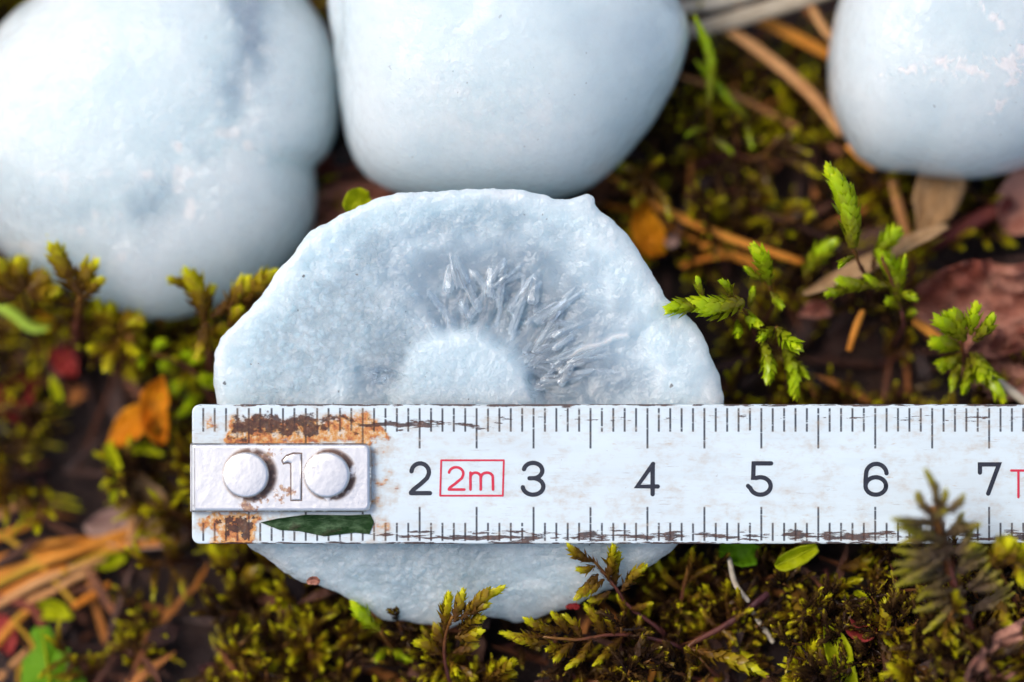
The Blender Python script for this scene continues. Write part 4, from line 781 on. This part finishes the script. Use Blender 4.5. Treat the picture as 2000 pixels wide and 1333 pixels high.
needle('orange needle lying steeply below the yellow cross needle', [(-20, 1275), (30, 1215), (60, 1190)], 18, -1.6)
needle('tan needle just above the lowest broken needle', [(80, 1168), (150, 1128), (185, 1116)], 15, -1.65, M_NEEDLE_TAN)
# right side and top
needle('orange straw behind the golden moss tips beside the round hailstone', [(1180, 400), (1260, 420), (1360, 470)], 14, -1.8)
needle('brown straw crossing the dark moss right of the round hailstone', [(1330, 150), (1420, 180), (1560, 250)], 14, -1.9, M_NEEDLE_TAN)
needle('orange straw below the long orange needle', [(1330, 520), (1420, 500), (1520, 540)], 14, -1.6)
needle('pale grey-tan twig at the top between two hailstones', [(1345, 62), (1480, 25), (1660, -30)], 40, (-1.75, -1.7), M_TWIG_PALE, name='twig', cat='twig', group=None, flat=.7)
needle('pale twig at the top edge beside the round hailstone', [(1300, 20), (1420, 0), (1560, -45)], 34, -1.8, M_TWIG_PALE, name='twig', cat='twig', group=None, flat=.7)
needle('tan twig slanting down towards the frosted right hailstone', [(1410, 50), (1490, 105), (1580, 180), (1645, 262)], 30, (-1.8, -1.55), M_NEEDLE_TAN, name='twig', cat='twig', group=None)
needle('orange needle slanting under the pale twig at the top', [(1440, 20), (1530, 60), (1640, 118)], 30, -2.0)
needle('short orange needle touching the upper left of the frosted hailstone', [(1585, 15), (1612, 60), (1650, 100)], 22, -1.7, M_NEEDLE_TAN)
needle('long orange pine needle right of the broken hailstone', [(1185, 340), (1290, 405), (1410, 460), (1565, 512)], 20, (-1.6, -1.35))
needle('short reddish needle under the long orange needle', [(1370, 478), (1470, 510)], 20, -1.6, M_NEEDLE)
needle('red twig lying at the right below the frosted hailstone', [(1800, 490), (1880, 445), (1975, 395)], 34, -1.5, M_TWIG_RED, name='twig', cat='twig', group=None)
needle('brown twig standing under the frosted hailstone', [(1740, 330), (1755, 400), (1775, 470)], 24, -1.5, M_NEEDLE_TAN, name='twig', cat='twig', group=None)
needle('light brown splinter at the right edge just above the ruler', [(1925, 728), (1965, 758), (2030, 805)], 20, (-0.75, -0.7), M_TWIG_PALE, name='wood_splinter', cat='splinter', group=None, k=10)
needle('small orange needle below the dry leaf strip at the right', [(1658, 685), (1672, 640), (1685, 608)], 15, -0.9)
needle('orange needle between the moss clump and the curled moss head', [(1785, 628), (1812, 645), (1835, 662)], 22, -0.95)
needle('orange needle tip touching the lower left of the frosted hailstone', [(1655, 285), (1685, 312), (1708, 330)], 20, -1.4)
needle('pale thin stem below the ruler, right of the olive frond', [(1424, 1090), (1436, 1140), (1462, 1175)], 12, (-0.35, -0.3), M_TWIG_PALE, name='plant_stalk', cat='stalk', group=None)
needle('thin brown stem at the bottom, below the pale thin stem', [(1470, 1195), (1490, 1225), (1510, 1255)], 12, -0.4, M_TWIG_PALE, name='plant_stalk', cat='stalk', group=None)
needle('tiny orange seed stalk at the bottom, below the olive frond', [(1272, 1285), (1276, 1305), (1270, 1330)], 16, -0.3, M_NEEDLE)
leaf('orange-brown pointed leaf under the long orange needle', [4, 14, 26, 32, 34, 30, 12], [(1258, 385), (1260, 440), (1285, 500)], (-1.5, -1.6), M_LEAF_ORANGE, 0.12)
leaf('ribbed tan dry leaf below the frosted hailstone', [40, 52, 50, 44, 20, 4], [(1850, 320), (1825, 395), (1790, 465)], (-1.35, -1.2), M_LEAF_TAN, 0.05, ribs=3)
leaf('dry brown leaf strip curling across the moss at the right', [5, 14, 18, 17, 14, 12, 5], [(1570, 575), (1665, 530), (1760, 480), (1850, 440)], (-0.85, -1.1), M_LEAF_TAN, 0.1, 0.1)
leaf('wet reddish brown dead leaf at the right edge above the ruler', [30, 75, 95, 100, 80, 60], [(1790, 590), (1880, 600), (1960, 600), (2060, 560)], (-1.45, -1.2), M_LEAF_BROWN, 0.2, seg=13, crumple=0.16)
leaf('dark red-brown dead leaf at the right edge, under the wet one', [20, 60, 75, 70, 50], [(1880, 720), (1960, 710), (2060, 690)], (-1.25, -1.1), M_LEAF_BROWN, 0.2, seg=13, crumple=0.16)
leaf('brown dead leaf at the right edge beside the frosted hailstone', [20, 60, 70, 50], [(1960, 450), (2000, 400), (2060, 350)], -1.6, M_LEAF_BROWN, 0.2)
leaf('small brown leaf flake under the dry leaf strip', [4, 16, 18, 6], [(1560, 615), (1590, 605), (1625, 612)], -1.2, M_LEAF_BROWN)
leaf('small pink-brown flake left of the tall green moss spike', [3, 10, 10, 3], [(1535, 440), (1550, 430), (1568, 420)], -1.6, M_LEAF_PINK)
leaf('round pale pink flake beside the orange-brown pointed leaf', [8, 14, 13, 7], [(1300, 475), (1312, 472), (1325, 470)], -1.5, M_LEAF_PINK)
leaf('lime leaf hanging just below the ruler, under figure five', [4, 15, 18, 17, 8], [(1514, 1106), (1545, 1092), (1596, 1068)], (0.25, 0.3), M_LEAF_LIME, 0.1, name='moss_leaf')
leaf('broad lime leaf at the bottom edge, right of centre', [6, 22, 26, 24, 22], [(1612, 1222), (1635, 1270), (1655, 1350)], (0.05, 0.0), M_LEAF_LIME, 0.12, name='moss_leaf')
leaf('small green leaf in the dark hollow at the lower right', [4, 14, 15, 8], [(1668, 1160), (1690, 1172), (1715, 1180)], -0.4, M_LEAF_LIME, name='moss_leaf')
leaf('narrow dark green leaf at the bottom beside the broad lime leaf', [5, 9, 9, 8], [(1655, 1268), (1680, 1260), (1700, 1254)], -0.2, M_LEAF_GREEN, name='moss_leaf')
leaf('small red leaf bud in the dark hollow at the lower right', [4, 14, 16, 5], [(1672, 1225), (1690, 1232), (1712, 1220)], -0.5, M_LEAF_RED, 0.2, name='leaf_bud')
leaf('dull green leaf tucked under the ruler, right of the broken hailstone', [12, 24, 28, 18], [(1405, 1075), (1440, 1078), (1480, 1085)], -0.5, M_LEAF_GREEN, 0.1, name='moss_leaf')
leaf('reddish brown bark in the bottom right corner', [30, 70, 90, 80], [(1890, 1360), (1960, 1320), (2060, 1270)], (-0.2, 0.0), M_LEAF_BROWN, 0.2, name='bark_strip', cat='bark', seg=13, crumple=0.16)
leaf('dark red seed-like flake on the broken hailstone, beside the olive frond', [3, 6, 5, 7, 4], [(1106, 1186), (1118, 1184), (1132, 1186)], (-0.30, -0.30), M_LEAF_RED, 0.03, name='seed_flake', cat='flake')
leaf('tiny brown crumb on the lower left rim of the broken hailstone', [4, 8, 9, 5], [(600, 1138), (612, 1134), (624, 1138)], (-0.20, -0.20), M_LEAF_BROWN, 0.05, name='bark_crumb', cat='crumb')

# ------------------------------------------------------------------ uncountable carpet of moss and litter
def inside(px, py, poly, grow=0.0):
    p = np.array(poly, float); c = p.mean(0); p = c + (p - c) * (1 + grow); x, y = px, py; r = False
    for (x0, y0), (x1, y1) in zip(p, np.roll(p, -1, 0)):
        if (y0 > y) != (y1 > y) and x < (x1 - x0) * (y - y0) / (y1 - y0) + x0: r = not r
    return r
def carpet():
    rs = np.random.RandomState(11); mbs = {'olive': MB(), 'brown': MB()}; stem = MB(); temps = []
    for q in range(44):                                             # forms of small shoots, reused turned and resized
        mb, st = MB(), MB(); hgt = rs.uniform(0.35, 0.75); p = np.zeros(3); lean = rs.uniform(0.25, 1.1); d = unit(np.array((lean, 0.1 * rs.normal(), 1.0))); tip = p + d * hgt; side = unit(np.cross(d, (0.2, 0.1, 1)))
        tube(st, [p, p + d * hgt * 0.5 + side * 0.05 * rs.normal(), tip], [0.022, 0.012], n=6, k=5, tip='t', tone=0.4)
        k = rs.randint(8, 14); w = rs.uniform(0.042, 0.078); tone = 0.5
        for j in range(k):
            t = 0.2 + 0.8 * (j + 0.5) / k; b0 = p + d * hgt * t; sg = 1 if j % 2 else -1
            o = unit(side * sg * rs.uniform(0.5, 1.0) + d * rs.uniform(0.2, 0.8) + rs.normal(0, 0.35, 3)); l = rs.uniform(0.2, 0.5) * (1.1 - 0.5 * t)
            branchlet(mb, [b0, b0 + o * l * 0.5 + rs.normal(0, 0.02, 3), b0 + o * l + np.array((0, 0, -0.05 * l))], w * rs.uniform(0.8, 1.2), tone + rs.normal(0, .12), rnd=rs, nleaf=int(np.clip(l / w * 6, 14, 26)), core=(4, 4), splay=0.5)
        branchlet(mb, [tip - d * 0.05, tip + d * 0.12, tip + d * rs.uniform(0.15, 0.3)], w * 1.1, 0.6, rnd=rs, nleaf=18, core=(4, 4))
        temps.append([(np.concatenate(m.v), np.concatenate(m.f), np.concatenate(m.a['tip']), np.concatenate(m.a['tone'])) for m in (mb, st)])
    n = tries = 0
    while n < 900 and tries < 12000:
        tries += 1
        px, py = rs.uniform(-420, 2420), rs.uniform(-380, 1760)
        if not (-60 < px < 2060 and -60 < py < 1400) and rs.uniform() < 0.55: continue
        if inside(px, py, LEFT, -.04) or inside(px, py, MID, -.04) or inside(px, py, RIGHT, -.04) or inside(px, py, CUT, -.02): continue
        if (px < 380 and 950 < py < 1230) or (px > 1770 and 400 < py < 790) or (600 < px < 790 and 280 < py < 420) or (195 < px < 350 and 715 < py < 905) or (50 < px < 180 and 660 < py < 770) or (px < 220 and py > 1180) or (px < 230 and 640 < py < 880 and rs.uniform() < 0.6) or (1330 < px < 1680 and py < 110): continue
        if float(fbm(np.array(px / 150.0), np.array(py / 150.0), np.array(0.0), 2, 77)) < rs.uniform(-0.6, 0.3): continue
        p = PG(px, py, -0.22 if (px < 380 and 660 < py < 900) else -0.08); n += 1
        left = px < 560; low = py > 1080
        green = rs.uniform() < (0.6 if left else 0.25 if low else 0.32)
        (v, f, ti, to), (v2, f2, ti2, to2) = temps[rs.randint(len(temps))]
        a = rs.uniform(0, 2 * math.pi); ca, sa = math.cos(a), math.sin(a); sc_ = rs.uniform(0.7, 1.15) * (1.15 if left else 1.0); Rz = np.array(((ca, -sa, 0), (sa, ca, 0), (0, 0, 1))) * sc_
        tn = rs.uniform(-0.40, 0.34) - (0.14 if low and not left else 0)
        mbs['olive' if green else 'brown'].add(v @ Rz.T + p, f, tip=ti, tone=np.clip(to + tn, 0, 1)); stem.add(v2 @ Rz.T + p, f2, tip=ti2, tone=to2)
    for k, m in (('olive', M_MOSS_OLIVE), ('brown', M_MOSS_BROWN)):
        o = mbs[k].build('moss_carpet', m); tag(o, {'olive': 'carpet of yellowish olive moss covering the ground', 'brown': 'carpet of dark brown wet moss covering the ground'}[k], 'moss', kind='stuff')
    o = stem.build('moss_stem_tangle', M_STEM); tag(o, 'tangle of dark red moss stems in the carpet', 'moss', kind='stuff')
    # flakes, scales and needle bits
    lit = MB()
    for _ in range(1300):
        px, py = rs.uniform(-420, 2420), rs.uniform(-380, 1760); p = PG(px, py, rs.uniform(-0.02, 0.14) + (0.25 if rs.uniform() < 0.2 else 0))
        l, wd_ = (rs.uniform(0.15, 0.55), rs.uniform(0.02, 0.045)) if rs.uniform() < 0.72 else (rs.uniform(0.1, 0.35), rs.uniform(0.05, 0.10))
        a = rs.uniform(0, 6.3); u = np.array((math.cos(a), math.sin(a), rs.normal(0, .25))); s = unit(np.cross(u, (rs.normal(0, .3), rs.normal(0, .3), 1))); nn = np.cross(s, u)
        v = [p - u * l, p - u * l * .4 - s * wd_ + nn * .02, p - u * l * .4 + s * wd_ + nn * .02, p + u * l * .5 - s * wd_ * .9, p + u * l * .5 + s * wd_ * .9, p + u * l - nn * .03]
        v = v + [q - nn * 0.015 for q in v]
        f = [(0, 1, 2), (1, 3, 4), (1, 4, 2), (3, 5, 4), (6, 8, 7), (7, 10, 9), (7, 8, 10), (9, 10, 11), (0, 6, 7), (0, 7, 1), (1, 7, 9), (1, 9, 3), (3, 9, 11), (3, 11, 5), (0, 2, 8), (0, 8, 6), (2, 4, 10), (2, 10, 8), (4, 5, 11), (4, 11, 10)]
        lit.add(v, f, tone=rs.uniform(0.15, 1.12) if wd_ < 0.05 else rs.uniform(0, 0.95) ** 1.2)
    o = lit.build('leaf_litter', M_LITTER, smooth=False); tag(o, 'dark brown litter of flakes and needle bits on the ground', 'litter', kind='stuff')
carpet()
